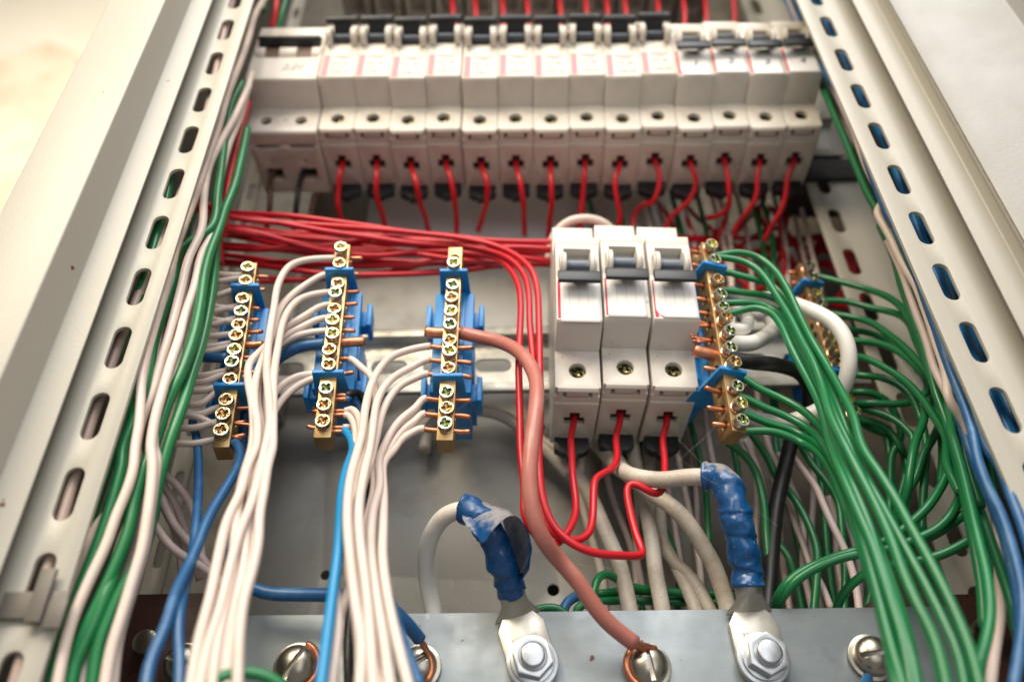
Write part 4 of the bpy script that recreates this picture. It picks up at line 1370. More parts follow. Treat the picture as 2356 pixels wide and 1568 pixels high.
low = [
    ([(60, 190, -10), (140, 240, -8), (220, 340, -6), (265, 500, -6), (285, 700, -8), (300, 900, -8), (310, 1200, -8)], 'w_green', 1.5),
    ([(200, 140, 0), (290, 270, 0), (350, 400, 0), (440, 500, 0), (520, 640, -2), (580, 820, -4), (575, 980, -4), (560, 1150, -4), (550, 1300, -4)], 'w_green', 1.5),
    ([(280, 140, 6), (300, 220, 6), (350, 330, 6), (400, 470, 6), (440, 620, 6), (500, 780, 4), (550, 920, 2), (600, 1000, 0), (660, 1150, 0)], 'w_pink', 1.3),
    ([(420, 240, 0), (500, 350, -2), (570, 440, -4), (620, 560, -6), (680, 690, -8), (730, 790, -8), (780, 920, -8), (810, 1060, -8), (830, 1250, -8)], 'w_pink', 1.4),
    ([(360, 250, 8), (420, 420, 8), (480, 560, 8), (500, 740, 8), (495, 900, 8), (530, 1060, 8), (560, 1200, 8)], 'w_pink', 1.3),
    ([(480, 200, 4), (560, 330, 2), (640, 420, 0), (700, 520, 0), (720, 700, 0), (740, 900, 0), (735, 1180, 0)], 'w_green', 1.5),
    ([(160, 170, 10), (220, 300, 12), (260, 420, 12), (280, 560, 12), (290, 800, 12)], 'w_pink', 1.3),
    ([(560, 200, 10), (600, 400, 10), (620, 620, 10), (640, 850, 10), (660, 1000, 10), (690, 1200, 10)], 'w_green', 1.5),
    ([(640, 500, 8), (690, 650, 8), (730, 760, 6), (700, 900, 6), (720, 1000, 6), (740, 1200, 6)], 'w_pink', 1.3),
    ([(780, 600, 4), (850, 760, 4), (900, 950, 4), (880, 1080, 4), (850, 1200, 4)], 'w_green', 1.5),
    ([(980, 150, -4), (1000, 300, -4), (1010, 450, -4), (1060, 620, -6)], 'w_green', 1.5),
    ([(350, 760, 14), (420, 850, 12), (450, 960, 12), (480, 1080, 12), (500, 1200, 12)], 'w_green', 1.5),
]
for n, (pl, m_, r) in enumerate(low):
    wire('%s sagging %s wire counting from the taped cable' % (ORD[n], 'green' if m_ == 'w_green' else 'white'), GW, path(('K12', pl)), m_, r)

# ------------------------------------------------------------------ bundle beside the slotted post
GL = 'wires bundled along the slotted post beside the brass bar'
left = [
    ([('K1', [(1840, -60, -66), (1745, 100), (1700, 260), (1640, 430), (1560, 640), (1500, 850), (1430, 1060), (1360, 1270), (1280, 1490, -72)]), ('K5', [(1215, 150), (1150, 400), (1080, 640), (1015, 860), (970, 1050), (960, 1250), (950, 1400), (920, 1568, -84)]), ('K9', [(880, 150), (830, 320), (760, 480), (700, 660), (620, 830), (540, 1000), (460, 1200), (400, 1450), (360, 1700, -92)])], 'w_cream', 1.5, 'hugging the post all the way'),
    ([('K1', [(1700, 590, -66), (1610, 790), (1510, 970), (1430, 1140), (1395, 1340), (1380, 1568, -70)]), ('K5', [(1330, 20), (1290, 250), (1240, 450), (1190, 650), (1150, 800), (1100, 960), (1040, 1180), (970, 1350), (930, 1568, -82)]), ('K9', [(900, 60), (800, 360), (640, 540), (560, 720), (480, 900), (420, 1100), (340, 1330), (270, 1600, -92)])], 'w_cream', 1.55, 'starting bright beside the double breaker'),
    ([('K1', [(1720, 500, -60), (1640, 800), (1560, 1000), (1500, 1250), (1470, 1568, -66)]), ('K5', [(1400, 20), (1380, 220), (1330, 440), (1262, 650), (1225, 800), (1170, 960), (1100, 1200), (1060, 1350), (1030, 1568, -86)]), ('K9', [(1000, 100), (990, 300), (960, 520), (930, 700), (870, 900), (800, 1130), (730, 1350), (680, 1650, -100)])], 'w_cream', 1.55, 'running outermost in the middle'),
    ([('K5', [(1370, -40, -60), (1310, 200), (1250, 480), (1210, 680), (1220, 850), (1190, 1050), (1120, 1180), (1060, 1400), (1050, 1568, -84)]), ('K9', [(1030, 80), (1010, 260), (980, 480), (950, 680), (900, 860), (830, 1080), (770, 1300), (730, 1650, -98)])], 'w_cream', 1.5, 'pairing with the outermost one'),
    ([('K5', [(1460, -40, -54), (1420, 250), (1370, 420), (1320, 620), (1270, 850), (1240, 1100), (1160, 1350), (1090, 1568, -76)]), ('K9', [(1040, 30), (960, 330), (900, 560), (860, 730), (800, 880), (740, 1050), (680, 1250), (620, 1650, -94)])], 'w_pink', 1.45, 'crossing under the bright greens'),
    ([('K5', [(1240, 60, -58), (1200, 300), (1130, 560), (1080, 800), (1050, 1000), (930, 1150), (850, 1350), (800, 1568, -74)]), ('K9', [(770, 130), (690, 280), (630, 430), (590, 600), (520, 780), (440, 1000), (370, 1250), (300, 1650, -88)])], 'w_pink', 1.45, 'dipping behind the post low down'),
    ([('K9', [(1000, 240, -70), (900, 420), (830, 560), (760, 760), (680, 980), (600, 1180), (550, 1380), (525, 1650, -92)])], 'w_cream', 1.4, 'seen only at the bottom between greens'),
    ([('K1', [(1660, 560, -62), (1590, 690), (1560, 820), (1530, 1000), (1490, 1300), (1440, 1568, -68)]), ('K5', [(1290, 10), (1235, 180), (1185, 400), (1120, 600), (1060, 780), (1025, 950), (985, 1150), (900, 1400), (830, 1568, -80)]), ('K9', [(800, 130), (760, 300), (700, 500), (610, 750), (510, 1000), (420, 1250), (370, 1400), (330, 1650, -92)])], 'w_green', 1.75, 'nearest the post'),
    ([('K1', [(1690, 880, -58), (1650, 1080), (1600, 1280), (1540, 1430), (1500, 1560, -66)]), ('K5', [(1500, 40), (1440, 200), (1400, 350), (1370, 560), (1320, 800), (1235, 1050), (1150, 1230), (1090, 1420), (1040, 1568, -84)]), ('K9', [(960, 130), (880, 380), (850, 560), (790, 720), (720, 880), (640, 1060), (540, 1280), (450, 1650, -94)])], 'w_green', 1.8, 'brightest and thickest'),
    ([('K5', [(1500, -30, -56), (1478, 200), (1462, 380), (1430, 600), (1375, 850), (1310, 1050), (1250, 1250), (1180, 1450), (1140, 1568, -80)]), ('K9', [(1080, 100), (1030, 280), (980, 560), (900, 800), (780, 1000), (700, 1180), (640, 1350), (600, 1650, -96)])], 'w_green', 1.8, 'following the brightest one on its inner side'),
    ([('K5', [(1200, 350, -60), (1100, 520), (1040, 760), (980, 1000), (900, 1120), (870, 1300), (820, 1480, -76)]), ('K9', [(730, 60), (690, 200), (650, 330, -80), (600, 480), (560, 700), (480, 950), (400, 1200), (350, 1400, -86)])], 'w_green', 1.8, 'darker, deepest beside the post'),
    ([('K9', [(900, 200, -66), (870, 400), (830, 600), (770, 800), (700, 980), (620, 1180), (520, 1380), (430, 1650, -86)])], 'w_green', 1.8, 'dark and wide at the bottom'),
    ([('K5', [(1330, -60, -52), (1290, 200), (1240, 500), (1180, 760), (1130, 950), (1060, 1150), (960, 1400), (900, 1568, -70)])], 'w_green', 1.5, 'glimpsed between pale strands'),
    ([('K1', [(1900, -60, -60), (1880, 100), (1860, 200, -52)])], 'w_red', 1.6, 'short piece above the double breaker'),
    ([('K1', [(1980, -80, -58), (1925, 100), (1890, 230, -50)])], 'w_green', 1.5, 'short piece above the double breaker'),
    ([('K1', [(1800, 80, -56), (1830, -80, -56), ]), ], 'w_green', 1.5, 'behind the top of the post bundle'),
    ([('K1', [(1700, 700, -50), (1640, 920), (1590, 1130), (1550, 1330), (1530, 1568, -56)]), ('K5', [(1490, 60), (1500, 150), (1510, 300, -40)])], 'w_red', 1.5, 'running inside the bundle towards the red ones'),
    ([('K1', [(1700, 620, -46), (1600, 1100, -50), (1500, 1568, -54)]), ('K5', [(1420, 120), (1380, 500), (1310, 900), (1200, 1300), (1100, 1568, -66)]), ], 'w_dark_brown', 1.6, 'shadowed at the core of the bundle'),
]
LAY = [0.4, 2.0, 0.0, 1.1, 4.2, 5.2, 2.6, 1.2, 1.5, 1.9, 3.6, 1.5, 6, 0, 0, 0, 6, 7]
for n, (segs, m_, r, txt) in enumerate(left):
    colr = {'w_cream': 'white', 'w_pink': 'dull white', 'w_green': 'green', 'w_red': 'red', 'w_dark_brown': 'brown'}[m_]
    wire('%s wire %s in the post side bundle' % (colr, txt), GL, path(*segs, ylim=-80.6 + 2.9 * LAY[n]), m_, r)

for n, (x, m_) in enumerate([(-145.4, 'w_taupe'), (-149.4, 'w_green'), (-153.0, 'w_pink'), (-157, 'w_pink')]):
    P = [Vector((x + 2.5 * math.sin(z / 37 + n * 2), -78.5 + 2 * math.cos(z / 50 + n), z)) for z in range(-200, 330, 22)]
    wire('%s wire glimpsed through the slots of the post nearest the bundle' % ['white', 'green', 'dull white', 'outer pale'][n], 'wires behind the slots', P, m_, 1.7)
for n, (x, m_) in enumerate([(138.6, 'w_bright_blue'), (142.5, 'w_bright_blue'), (134.6, 'w_green')]):
    P = [Vector((x + 2.2 * math.sin(z / 41 + n * 2.4), -73.5 + 2 * math.cos(z / 50 + n) + 3 * n, z)) for z in range(-220, 330, 22)]
    wire('%s wire showing through the slots of the hinge side post' % ['vivid blue', 'second vivid blue', 'dark green'][n], 'wires behind the slots', P, m_, 1.9)

# short white wires into bar A
GA = 'short white wires entering the bar by the post bundle'
rowsA = [(0, 1470, 352), (0, 1462, 405), (1, 1450, 505), (2, 1430, 575), (2, 1420, 615), (3, 1410, 665), (3, 1400, 705), (4, 1380, 780), (5, 1365, 852), (5, 1340, 890), (7, 1320, 1050), (7, 1300, 1095), (8, 1290, 1155), (8, 1250, 1250), (9, 1230, 1300), (10, 1220, 1325), (10, 1200, 1408), (11, 1180, 1515)]
cnt = 0
for n, (i, x, y) in enumerate(rowsA):
    e = bar_pt('A', i, -1, 0.5, (-0.8 if n % 2 else 0.8))
    P = [e + Vector((2.2, 0, 0)), e + Vector((-1.5, 0, 0))] + path(('K5', [((x + 1500) / 2, y + (8 if n != 14 else 30), -47), (x, y, -47), (x - 90, y + 30 + (n % 3) * 12, -48), (x - 170, y + 140, -50), (x - 230, y + 330, -52)]))
    wire('%s short white wire into the bar by the post bundle, counting down' % ORD[n], GA, P, 'w_cream', 1.22)
wire('blue wire among the short white ones by the post bundle', None, [bar_pt('A', 6, -1, 0.5)] + path(('K5', [(1450, 935, -46), (1360, 925, -46), (1250, 960, -48), (1120, 1060, -50), (1050, 1200, -52), (980, 1300, -54)])), 'w_blue', 1.9)
# pale wires crossing low behind the bundle
GX = 'dull pale wires crossing above the brown block'
for n, pl in enumerate([[(1060, 190, -38), (1200, 320), (1275, 470), (1310, 640), (1330, 800, -28)], [(1000, 250, -40), (1060, 370), (1130, 520), (1230, 640), (1330, 760), (1400, 870, -28)],
                        [(960, 440, -44), (1010, 530), (1090, 650), (1180, 730), (1300, 795), (1400, 870), (1500, 950, -30)], [(1060, 260, -34), (1150, 400), (1210, 560), (1290, 700), (1370, 820, -22)],
                        [(1080, 400, -30), (1140, 560), (1180, 720), (1195, 900, -20)], [(1030, 320, -36), (1120, 520), (1250, 700), (1310, 900, -20)]]):
    wire('%s dull pale wire crossing above the brown block' % ORD[n], GX, path(('K9', pl)), 'w_pink', 1.35)

# ------------------------------------------------------------------ white wires of bar B
GBW = 'white wires arching from the bar with the thick blue wire'
K5B = {
    0: (0, [(2100, 262, -48), (1985, 300, -52), (1905, 420, -56), (1872, 600, -60), (1838, 800, -64), (1822, 1000, -68), (1838, 1200, -74), (1845, 1400, -80), (1810, 1568, -86)], [(1690, 250, -90), (1640, 420, -93), (1560, 620, -96), (1500, 850, -100), (1440, 1100, -104), (1360, 1350, -108), (1300, 1650, -112)]),
    1: (1, [(2080, 440, -47), (1965, 530, -50), (1900, 630, -54), (1868, 760, -58), (1800, 930, -62), (1750, 1080, -66), (1740, 1250, -72), (1760, 1400, -78), (1745, 1568, -84)], [(1620, 150, -88), (1580, 320, -92), (1490, 500, -96), (1430, 750, -100), (1380, 1000, -104), (1300, 1300, -108), (1240, 1650, -112)]),
    2: (2, [(2070, 520, -48), (1985, 590, -52), (1930, 700, -57), (1900, 860, -62), (1872, 1050, -68), (1868, 1250, -74), (1866, 1400, -80), (1862, 1568, -84)], [(1760, 120, -88), (1730, 320, -92), (1700, 480, -96), (1695, 640, -99), (1650, 860, -102), (1600, 1020, -105), (1570, 1250, -108), (1555, 1650, -112)]),
    3: (3, [(2080, 650, -47), (1960, 715, -49), (1880, 790, -52), (1790, 880, -56), (1710, 960, -60), (1695, 1080, -66), (1725, 1250, -72), (1735, 1400, -76), (1720, 1568, -80)], [(1600, 200, -85), (1560, 400, -90), (1540, 600, -94), (1520, 850, -98), (1470, 1100, -102), (1420, 1350, -106), (1385, 1650, -110)]),
    4: (4, [(2080, 715, -46), (1960, 775, -48), (1870, 850, -50), (1800, 940, -54), (1765, 1080, -60), (1760, 1250, -66), (1790, 1400, -72), (1790, 1568, -78)], [(1690, 150, -82), (1660, 350, -86), (1620, 560, -90), (1600, 800, -94), (1540, 1050, -98), (1480, 1300, -102), (1440, 1650, -106)]),
    5: (5, [(2050, 775, -46), (1940, 820, -47), (1860, 900, -50), (1830, 1020, -55), (1820, 1200, -61), (1830, 1400, -68), (1840, 1568, -74)], [(1720, 200, -80), (1680, 420, -84), (1660, 620, -88), (1620, 850, -94), (1560, 1100, -98), (1510, 1350, -102), (1490, 1650, -106)]),
    6: (8, [(2050, 1052, -46), (1950, 1100, -48), (1880, 1160, -50), (1845, 1280, -54), (1815, 1420, -60), (1790, 1568, -66)], [(1670, 200, -72), (1640, 420, -78), (1600, 640, -84), (1570, 880, -88), (1530, 1150, -94), (1500, 1400, -98), (1480, 1650, -102)]),
    7: (8, [(2010, 1140, -46), (1930, 1215, -49), (1870, 1310, -52), (1845, 1420, -58), (1850, 1568, -64)], [(1740, 220, -70), (1700, 480, -78), (1660, 800, -86), (1580, 1100, -92), (1540, 1400, -98), (1530, 1650, -102)]),
}
nm = ['highest', 'second', 'third', 'fourth', 'fifth', 'sixth', 'seventh', 'lowest']
for n, (i, a, b2) in K5B.items():
    e = bar_pt('B', i, -1, 0.5, -1.8 if n == 7 else 0)
    wire('%s white wire arching from the bar with the thick blue wire' % nm[n], GBW, [e + Vector((2.2, 0, 0)), e + Vector((-2.5, 0, 0))] + path(('K5', a), ('K9', b2)), 'w_cream', 1.36)
wire('thick blue wire entering the bar behind the white arches', None, [bar_pt('B', 6, -1, 0.2)] + path(('K5', [(2080, 850, -45), (1960, 900, -43), (1850, 980, -40), (1760, 1100, -36), (1690, 1280, -32), (1660, 1450, -30), (1655, 1568, -30)]), ('K9', [(1590, 60, -28), (1560, 200, -24)])), 'w_blue', 2.1)

# ------------------------------------------------------------------ bars B (inner side) and C
GCW = 'white wires sweeping down from the bar facing the viewer'
GC = [
    (5, 'K6', [(1150, 870, -47), (1000, 920, -50), (905, 1020, -54), (850, 1140, -58), (815, 1290, -64), (795, 1450, -70), (765, 1568, -74)], [(790, 250, -82), (772, 480, -88), (790, 750, -94), (825, 1050, -100), (868, 1320, -106), (850, 1650, -112)]),
    (6, 'K6', [(1150, 990, -47), (1030, 1050, -50), (940, 1140, -54), (892, 1250, -59), (870, 1400, -65), (845, 1568, -70)], [(880, 220, -78), (850, 420, -84), (858, 650, -90), (890, 900, -96), (920, 1200, -102), (945, 1650, -110)]),
    (7, 'K6', [(1180, 1062, -46), (1070, 1110, -48), (985, 1200, -52), (925, 1330, -57), (890, 1480, -63), (860, 1600, -68)], [(920, 130, -72), (850, 360, -78), (805, 650, -84), (840, 900, -90), (900, 1250, -98), (985, 1650, -108)]),
    (8, 'K6', [(1180, 1262, -46), (1085, 1330, -48), (1005, 1420, -51), (945, 1540, -55)], [(980, 110, -60), (985, 280, -66), (940, 450, -74), (925, 700, -82), (955, 950, -92), (1005, 1250, -100), (1060, 1650, -110)]),
    (9, 'K6', [(1180, 1355, -46), (1085, 1410, -47), (1020, 1490, -50), (975, 1568, -53)], [(960, 130, -58), (952, 300, -64), (905, 520, -70), (885, 760, -76), (900, 1000, -84), (960, 1350, -94), (1010, 1650, -102)]),
    (10, 'K6', [(1160, 1432, -46), (1070, 1480, -48), (1010, 1568, -52)], [(1010, 130, -58), (1012, 350, -66), (1008, 560, -74), (1005, 760, -82), (1035, 1000, -90), (1095, 1280, -98), (1190, 1650, -108)]),
]
for n, (i, k, a, b2) in enumerate(GC):
    e = bar_pt('C', i, -1, 0.0)
    o = wire('%s white wire sweeping from the bar facing the viewer, counting down' % ORD[n], GCW, [e + Vector((-4.8, -0.3, 0.8)), e + Vector((-6.6, -0.3, 0.9))] + path((k, a), ('K10', b2)), 'w_cream', 1.38)
    child_tube(o, 'copper_end', [e + Vector((-5.6, -0.3, 0.8)), e + Vector((-2, 0, 0.3)), e + Vector((1.5, 0, 0))], 0.95, 'copper')
GBR = 'wires leaving the inner side of the bar with the thick blue wire'
BR = [
    (7, 'w_cream', 1.3, [(770, 985, -46), (845, 1040, -48), (885, 1120, -50), (890, 1250, -52), (860, 1400, -56), (830, 1568, -60)], [(830, 250, -66), (835, 500, -70), (810, 800, -74), (770, 1000, -80), (700, 1250, -86), (690, 1650, -92)], 'white wire bending from the bar behind the sweeping whites'),
    (10, 'w_cream', 1.3, [(720, 1275, -46), (765, 1320, -48), (785, 1400, -51), (770, 1568, -56)], [(770, 250, -66), (760, 480, -72), (770, 750, -80), (820, 1050, -88), (850, 1300, -94), (880, 1650, -100)], 'upper short white wire hooking down from the bar'),
    (10, 'w_cream', 1.3, [(715, 1335, -46), (745, 1390, -48), (755, 1470, -50), (745, 1568, -54)], [(800, 300, -60), (770, 560, -68), (735, 780, -74), (690, 920, -80), (720, 1100, -86), (700, 1350, -92), (660, 1650, -98)], 'middle short white wire hooking down from the bar'),
    (11, 'w_pink', 1.25, [(720, 1400, -44), (750, 1450, -44), (770, 1568, -46)], [(850, 220, -52), (870, 500, -60), (880, 800, -68), (860, 1100, -76), (920, 1450, -84), (930, 1650, -90)], 'lower dull white wire hooking down from the bar'),
    (9, 'w_black', 1.5, [(740, 1160, -42), (800, 1185, -40), (830, 1300, -38), (850, 1568, -38)], [(935, 180, -40), (930, 320, -44), (925, 450, -48), (880, 700, -52), (800, 1100, -56), (780, 1400, -60), (790, 1650, -60)], 'black wire slipping behind the sweeping whites'),
    (9, 'w_blue', 1.3, [(700, 1205, -42), (760, 1240, -40), (800, 1330, -38), (830, 1568, -36)], [(870, 200, -38), (900, 500, -40)], 'dusty blue wire just under the black one'),
    (11, 'w_cyan', 1.45, [(670, 1425, -46), (712, 1465, -48), (730, 1530, -52)], [(806, 70, -58), (765, 180, -64), (738, 320, -70), (725, 520, -78), (712, 720, -84), (680, 960, -90), (655, 1150, -96), (630, 1350, -102), (590, 1650, -110)], 'vivid light blue wire running down beside the white strands'),
]
for n, (i, m_, r, a, b2, lb) in enumerate(BR):
    e = bar_pt('B', i, 1, 0.0, -1.6 * (n in (2, 5, 6)))
    o = wire(lb, GBR, [e + Vector((3.2, 0, 0)), e + Vector((4.6, 0, 0))] + path(('K6', a), ('K10', b2)), m_, r)
    child_tube(o, 'copper_end', [e + Vector((-1.0, 0, 0)), e + Vector((3.8, 0, 0))], 0.9, 'copper')

# ------------------------------------------------------------------ blue wires below
bw = wire('dusty blue cable lying level and turning down to a stripped copper end', None,
          path(('K10', [(-20, 600, -30), (20, 780, -34), (60, 880, -36), (130, 945, -37), (240, 985, -37), (450, 995, -37), (700, 998, -38), (900, 1010, -42), (1040, 1070, -46), (1130, 1150, -44), (1200, 1225, -40), (1246, 1285, -36)])), 'w_blue', 2.15, 'cable', 'blue_cable')
child_tube(bw, 'copper_end', path(('K10', [(1235, 1270, -37), (1262, 1310, -34), (1300, 1370, -31), (1325, 1440, -30), (1322, 1520, -30), (1290, 1568, -30)])), 1.05, 'copper')
wire('dusty blue wire hanging straight before joining the curved blue one', 'pair of dusty blue wires below the post side bar', path(('K9', [(1260, -140, -40), (1290, -20, -44), (1300, 120, -48), (1300, 300, -54), (1290, 480, -60), (1275, 640, -64), (1250, 800, -68), (1205, 960, -74), (1180, 1100, -80), (1168, 1260, -84), (1180, 1420, -88), (1175, 1650, -92)])), 'w_blue', 1.45)
wire('dusty blue wire curving from the foot of the post side bar', 'pair of dusty blue wires below the post side bar', [bar_pt('A', 11, 1, 0, -3)] + path(('K9', [(1545, -5, -50), (1580, 70, -52), (1555, 170, -56), (1480, 300, -60), (1400, 430, -64), (1350, 530, -67), (1300, 660, -70), (1230, 820, -74), (1145, 1000, -80), (1105, 1150, -86), (1035, 1320, -92), (980, 1450, -96), (950, 1650, -100)])), 'w_blue', 1.6)
wire('faded blue wire slipping down beside the sweeping white strands', None, path(('K10', [(1050, 1010, -62), (1080, 1120, -74), (1120, 1260, -84), (1170, 1400, -92), (1250, 1600, -100)])), 'w_blue', 1.5)
wire('green wire arching across the bottom edge over the white strands', None, path(('K10', [(-260, 1680, -110), (-120, 1560, -108), (0, 1510, -106), (120, 1495, -104), (230, 1520, -102), (330, 1570, -100), (420, 1680, -98)])), 'w_green', 1.5)

# ------------------------------------------------------------------ green wires of bar D
GG = 'green wires of the big bundle from the brass bar'
green = [
    (0, -0.3, [('K8', [(400, 300, -46), (520, 330, -46), (630, 415, -48), (720, 555, -51), (790, 710, -54), (865, 860, -58), (960, 1020, -62), (1060, 1200, -68), (1130, 1340, -73)]), ('K12', [(840, 220, -78), (940, 370, -84), (1035, 520, -89), (1120, 680, -94), (1200, 820, -98), (1290, 990, -102), (1380, 1180, -106), (1460, 1380, -110), (1530, 1650, -114)])], 'topmost, on the outside of the curve'),
    (0, -1.0, [('K8', [(400, 350, -46), (490, 385, -47), (570, 465, -49), (650, 590, -52), (730, 720, -56), (800, 860, -60), (870, 990, -64), (930, 1150, -68), (980, 1330, -74)]), ('K12', [(750, 230, -80), (850, 420, -86), (940, 600, -92), (1010, 760, -97), (1070, 930, -102), (1150, 1110, -106), (1260, 1330, -110), (1340, 1650, -114)])], 'second from the top, pale where it nears the viewer'),
    (1, 0.0, [('K8', [(450, 462, -45), (560, 490, -45), (660, 545, -46), (740, 650, -48), (810, 790, -51), (890, 960, -55), (970, 1130, -60), (1040, 1300, -66)]), ('K12', [(800, 250, -72), (880, 420, -78), (980, 600, -84), (1090, 800, -90), (1200, 1000, -95), (1300, 1200, -100), (1390, 1400, -104), (1440, 1650, -108)])], 'from just under the blue clip'),
    (2, 0.0, [('K8', [(450, 562, -44), (560, 575, -42), (660, 610, -42), (750, 710, -45), (820, 850, -50), (900, 1020, -56), (960, 1200, -62), (1020, 1350, -68)]), ('K12', [(790, 260, -74), (860, 440, -80), (950, 620, -86), (1030, 820, -92), (1110, 1010, -97), (1190, 1200, -102), (1270, 1420, -106), (1310, 1650, -110)])], 'level at first, then diving under the others'),
    (3, 0.4, [('K8', [(440, 622, -46), (530, 630, -45), (630, 672, -46), (700, 760, -50), (770, 890, -54), (850, 1040, -58), (920, 1200, -63), (980, 1370, -68)]), ('K12', [(710, 260, -74), (790, 450, -80), (870, 640, -86), (930, 830, -92), (990, 1010, -97), (1060, 1220, -102), (1130, 1450, -106), (1160, 1650, -110)])], 'arching just above the shortest arch'),
    (4, 0.6, [('K8', [(430, 670, -47), (510, 652, -48), (600, 680, -50), (670, 765, -53), (720, 880, -56), (780, 1000, -58), (850, 1130, -61), (920, 1280, -65)]), ('K12', [(650, 180, -70), (720, 370, -77), (810, 580, -84), (890, 760, -90), (950, 940, -95), (1010, 1120, -100), (1080, 1350, -104), (1130, 1650, -108)])], 'forming the shortest arch'),
    (8, 0.0, [('K8', [(520, 1165, -45), (620, 1210, -45), (750, 1270, -47), (870, 1360, -51), (950, 1450, -55)]), ('K12', [(600, 120, -62), (690, 260, -70), (790, 460, -78), (880, 660, -85), (960, 850, -91), (1030, 1060, -97), (1100, 1300, -102), (1170, 1650, -108)])], 'leaving below the lower blue clip'),
    (9, 0.0, [('K8', [(560, 1290, -44), (680, 1335, -44), (800, 1395, -46), (890, 1465, -50)]), ('K12', [(530, 130, -54), (630, 220, -62), (720, 400, -70), (790, 580, -77), (850, 780, -84), (900, 960, -90), (950, 1150, -95), (1010, 1380, -100), (1090, 1650, -106)])], 'second below the lower blue clip'),
    (10, 0.0, [('K8', [(600, 1396, -43), (720, 1425, -43), (830, 1480, -45)]), ('K12', [(480, 130, -48), (590, 200, -54), (680, 330, -62), (750, 520, -70), (810, 720, -78), (870, 920, -85), (930, 1100, -91), (980, 1320, -96), (1050, 1650, -104)])], 'next to last on the bar'),
    (11, -1.2, [('K8', [(580, 1438, -45), (700, 1465, -45), (820, 1525, -46)]), ('K12', [(470, 165, -48), (580, 240, -53), (660, 350, -60), (720, 500, -68), (800, 700, -76), (880, 900, -84), (960, 1150, -92), (1050, 1400, -98), (1130, 1650, -104)])], 'last one at the foot of the bar'),
]
for n, (i, dz, segs, lb) in enumerate(green):
    e = bar_pt('D', i, 1, 0.3, dz)
    wire('green wire %s' % lb, GG, [e + Vector((-2, 0, 0)), e + Vector((2.0, 0.2, 0.1))] + path(*segs), 'w_green', 1.42)

# greens of the deep bar
GE = 'green wires fanning out from the deep brass bar'
deep = [
    (0, [('K8', [(1050, 490, -12), (1200, 530, -16), (1340, 580, -22), (1430, 645, -28), (1500, 745, -34), (1570, 900, -40), (1650, 1050, -46), (1710, 1180, -52), (1750, 1330, -58)]), ('K12', [(1355, 140, -62), (1410, 330, -66), (1460, 540, -70), (1510, 760, -74), (1560, 980, -78), (1575, 1180, -82), (1545, 1350, -86), (1500, 1500, -90), (1480, 1650, -92)])], 'highest'),
    (2, [('K8', [(1080, 612, -10), (1240, 655, -14), (1400, 690, -20), (1480, 745, -26), (1530, 860, -32), (1600, 1010, -38), (1660, 1150, -42)]), ('K12', [(1330, 60, -46), (1400, 250, -50), (1480, 480, -54), (1560, 700, -58), (1630, 900, -62), (1690, 1080, -66), (1760, 1330, -70)])], 'second'),
    (3, [('K8', [(1150, 720, -12), (1250, 752, -16), (1370, 835, -22), (1450, 900, -27), (1550, 1005, -32), (1640, 1110, -37), (1700, 1230, -42), (1740, 1400, -46)]), ('K12', [(1380, 200, -50), (1440, 420, -54)])], 'third'),
    (4, [('K8', [(1180, 805, -6), (1290, 835, -4), (1400, 890, -4), (1500, 980, -8), (1580, 1090, -12), (1640, 1250, -16), (1690, 1450, -20)]), ('K12', [(1300, 300, -24), (1290, 420, -26)])], 'fourth'),
    (5, [('K8', [(1170, 868, -14), (1270, 875, -18), (1370, 908, -22), (1460, 960, -26), (1550, 1045, -30), (1650, 1135, -34), (1710, 1240, -38), (1770, 1420, -42)]), ('K12', [(1440, 250, -46), (1500, 450, -50)])], 'fifth'),
    (7, [('K8', [(1170, 965, -18), (1270, 1003, -22), (1380, 1065, -26), (1480, 1135, -30), (1570, 1235, -34), (1650, 1355, -38), (1720, 1470, -42)]), ('K12', [(1250, 150, -46), (1330, 330, -50), (1400, 480, -54)])], 'sixth'),
    (8, [('K8', [(1170, 1088, -14), (1280, 1092, -16), (1380, 1122, -18), (1470, 1185, -20), (1540, 1295, -22), (1580, 1420, -22), (1600, 1568, -22)]), ('K12', [(1200, 350, -22), (1190, 500, -22), (1180, 700, -22)])], 'seventh'),
    (9, [('K8', [(1170, 1190, -12), (1260, 1200, -12), (1340, 1240, -12), (1400, 1330, -10), (1440, 1480, -8)]), ('K12', [(1010, 250, -6), (1000, 450, -4), (990, 700, -4)])], 'eighth'),
    (10, [('K8', [(1200, 1262, -14), (1320, 1268, -16), (1450, 1268, -18), (1560, 1240, -20), (1610, 1180, -22), (1590, 1100, -20), (1540, 1050, -14)])], 'ninth'),
    (10, [('K8', [(1230, 1308, -12), (1330, 1335, -14), (1430, 1390, -16), (1510, 1475, -18)]), ('K12', [(1130, 160, -18), (1120, 330, -16), (1080, 500, -14), (1040, 650, -12)])], 'tenth'),
    (11, [('K8', [(1240, 1380, -8), (1320, 1405, -8), (1390, 1465, -8), (1440, 1568, -8)]), ('K12', [(1040, 150, -6), (1080, 250, -4), (1110, 420, -4), (1080, 620, -4)])], 'eleventh'),
    (11, [('K8', [(1250, 1430, -2), (1340, 1460, -2), (1420, 1520, -2)]), ('K12', [(960, 110, -2), (1050, 180, -2), (1090, 320, -2), (1060, 480, -2), (1000, 640, -4)])], 'twelfth'),
]
for n, (i, segs, lb) in enumerate(deep):
    e = bar_pt('E', i, 1, 0.3)
    wire('%s green wire fanning from the deep brass bar, counting down' % lb, GE, [e + Vector((-2, 0, 0)), e + Vector((2.0, 0, 0))] + path(*segs), 'w_green', 1.5)
GF = 'green wires looping behind the big green bundle'
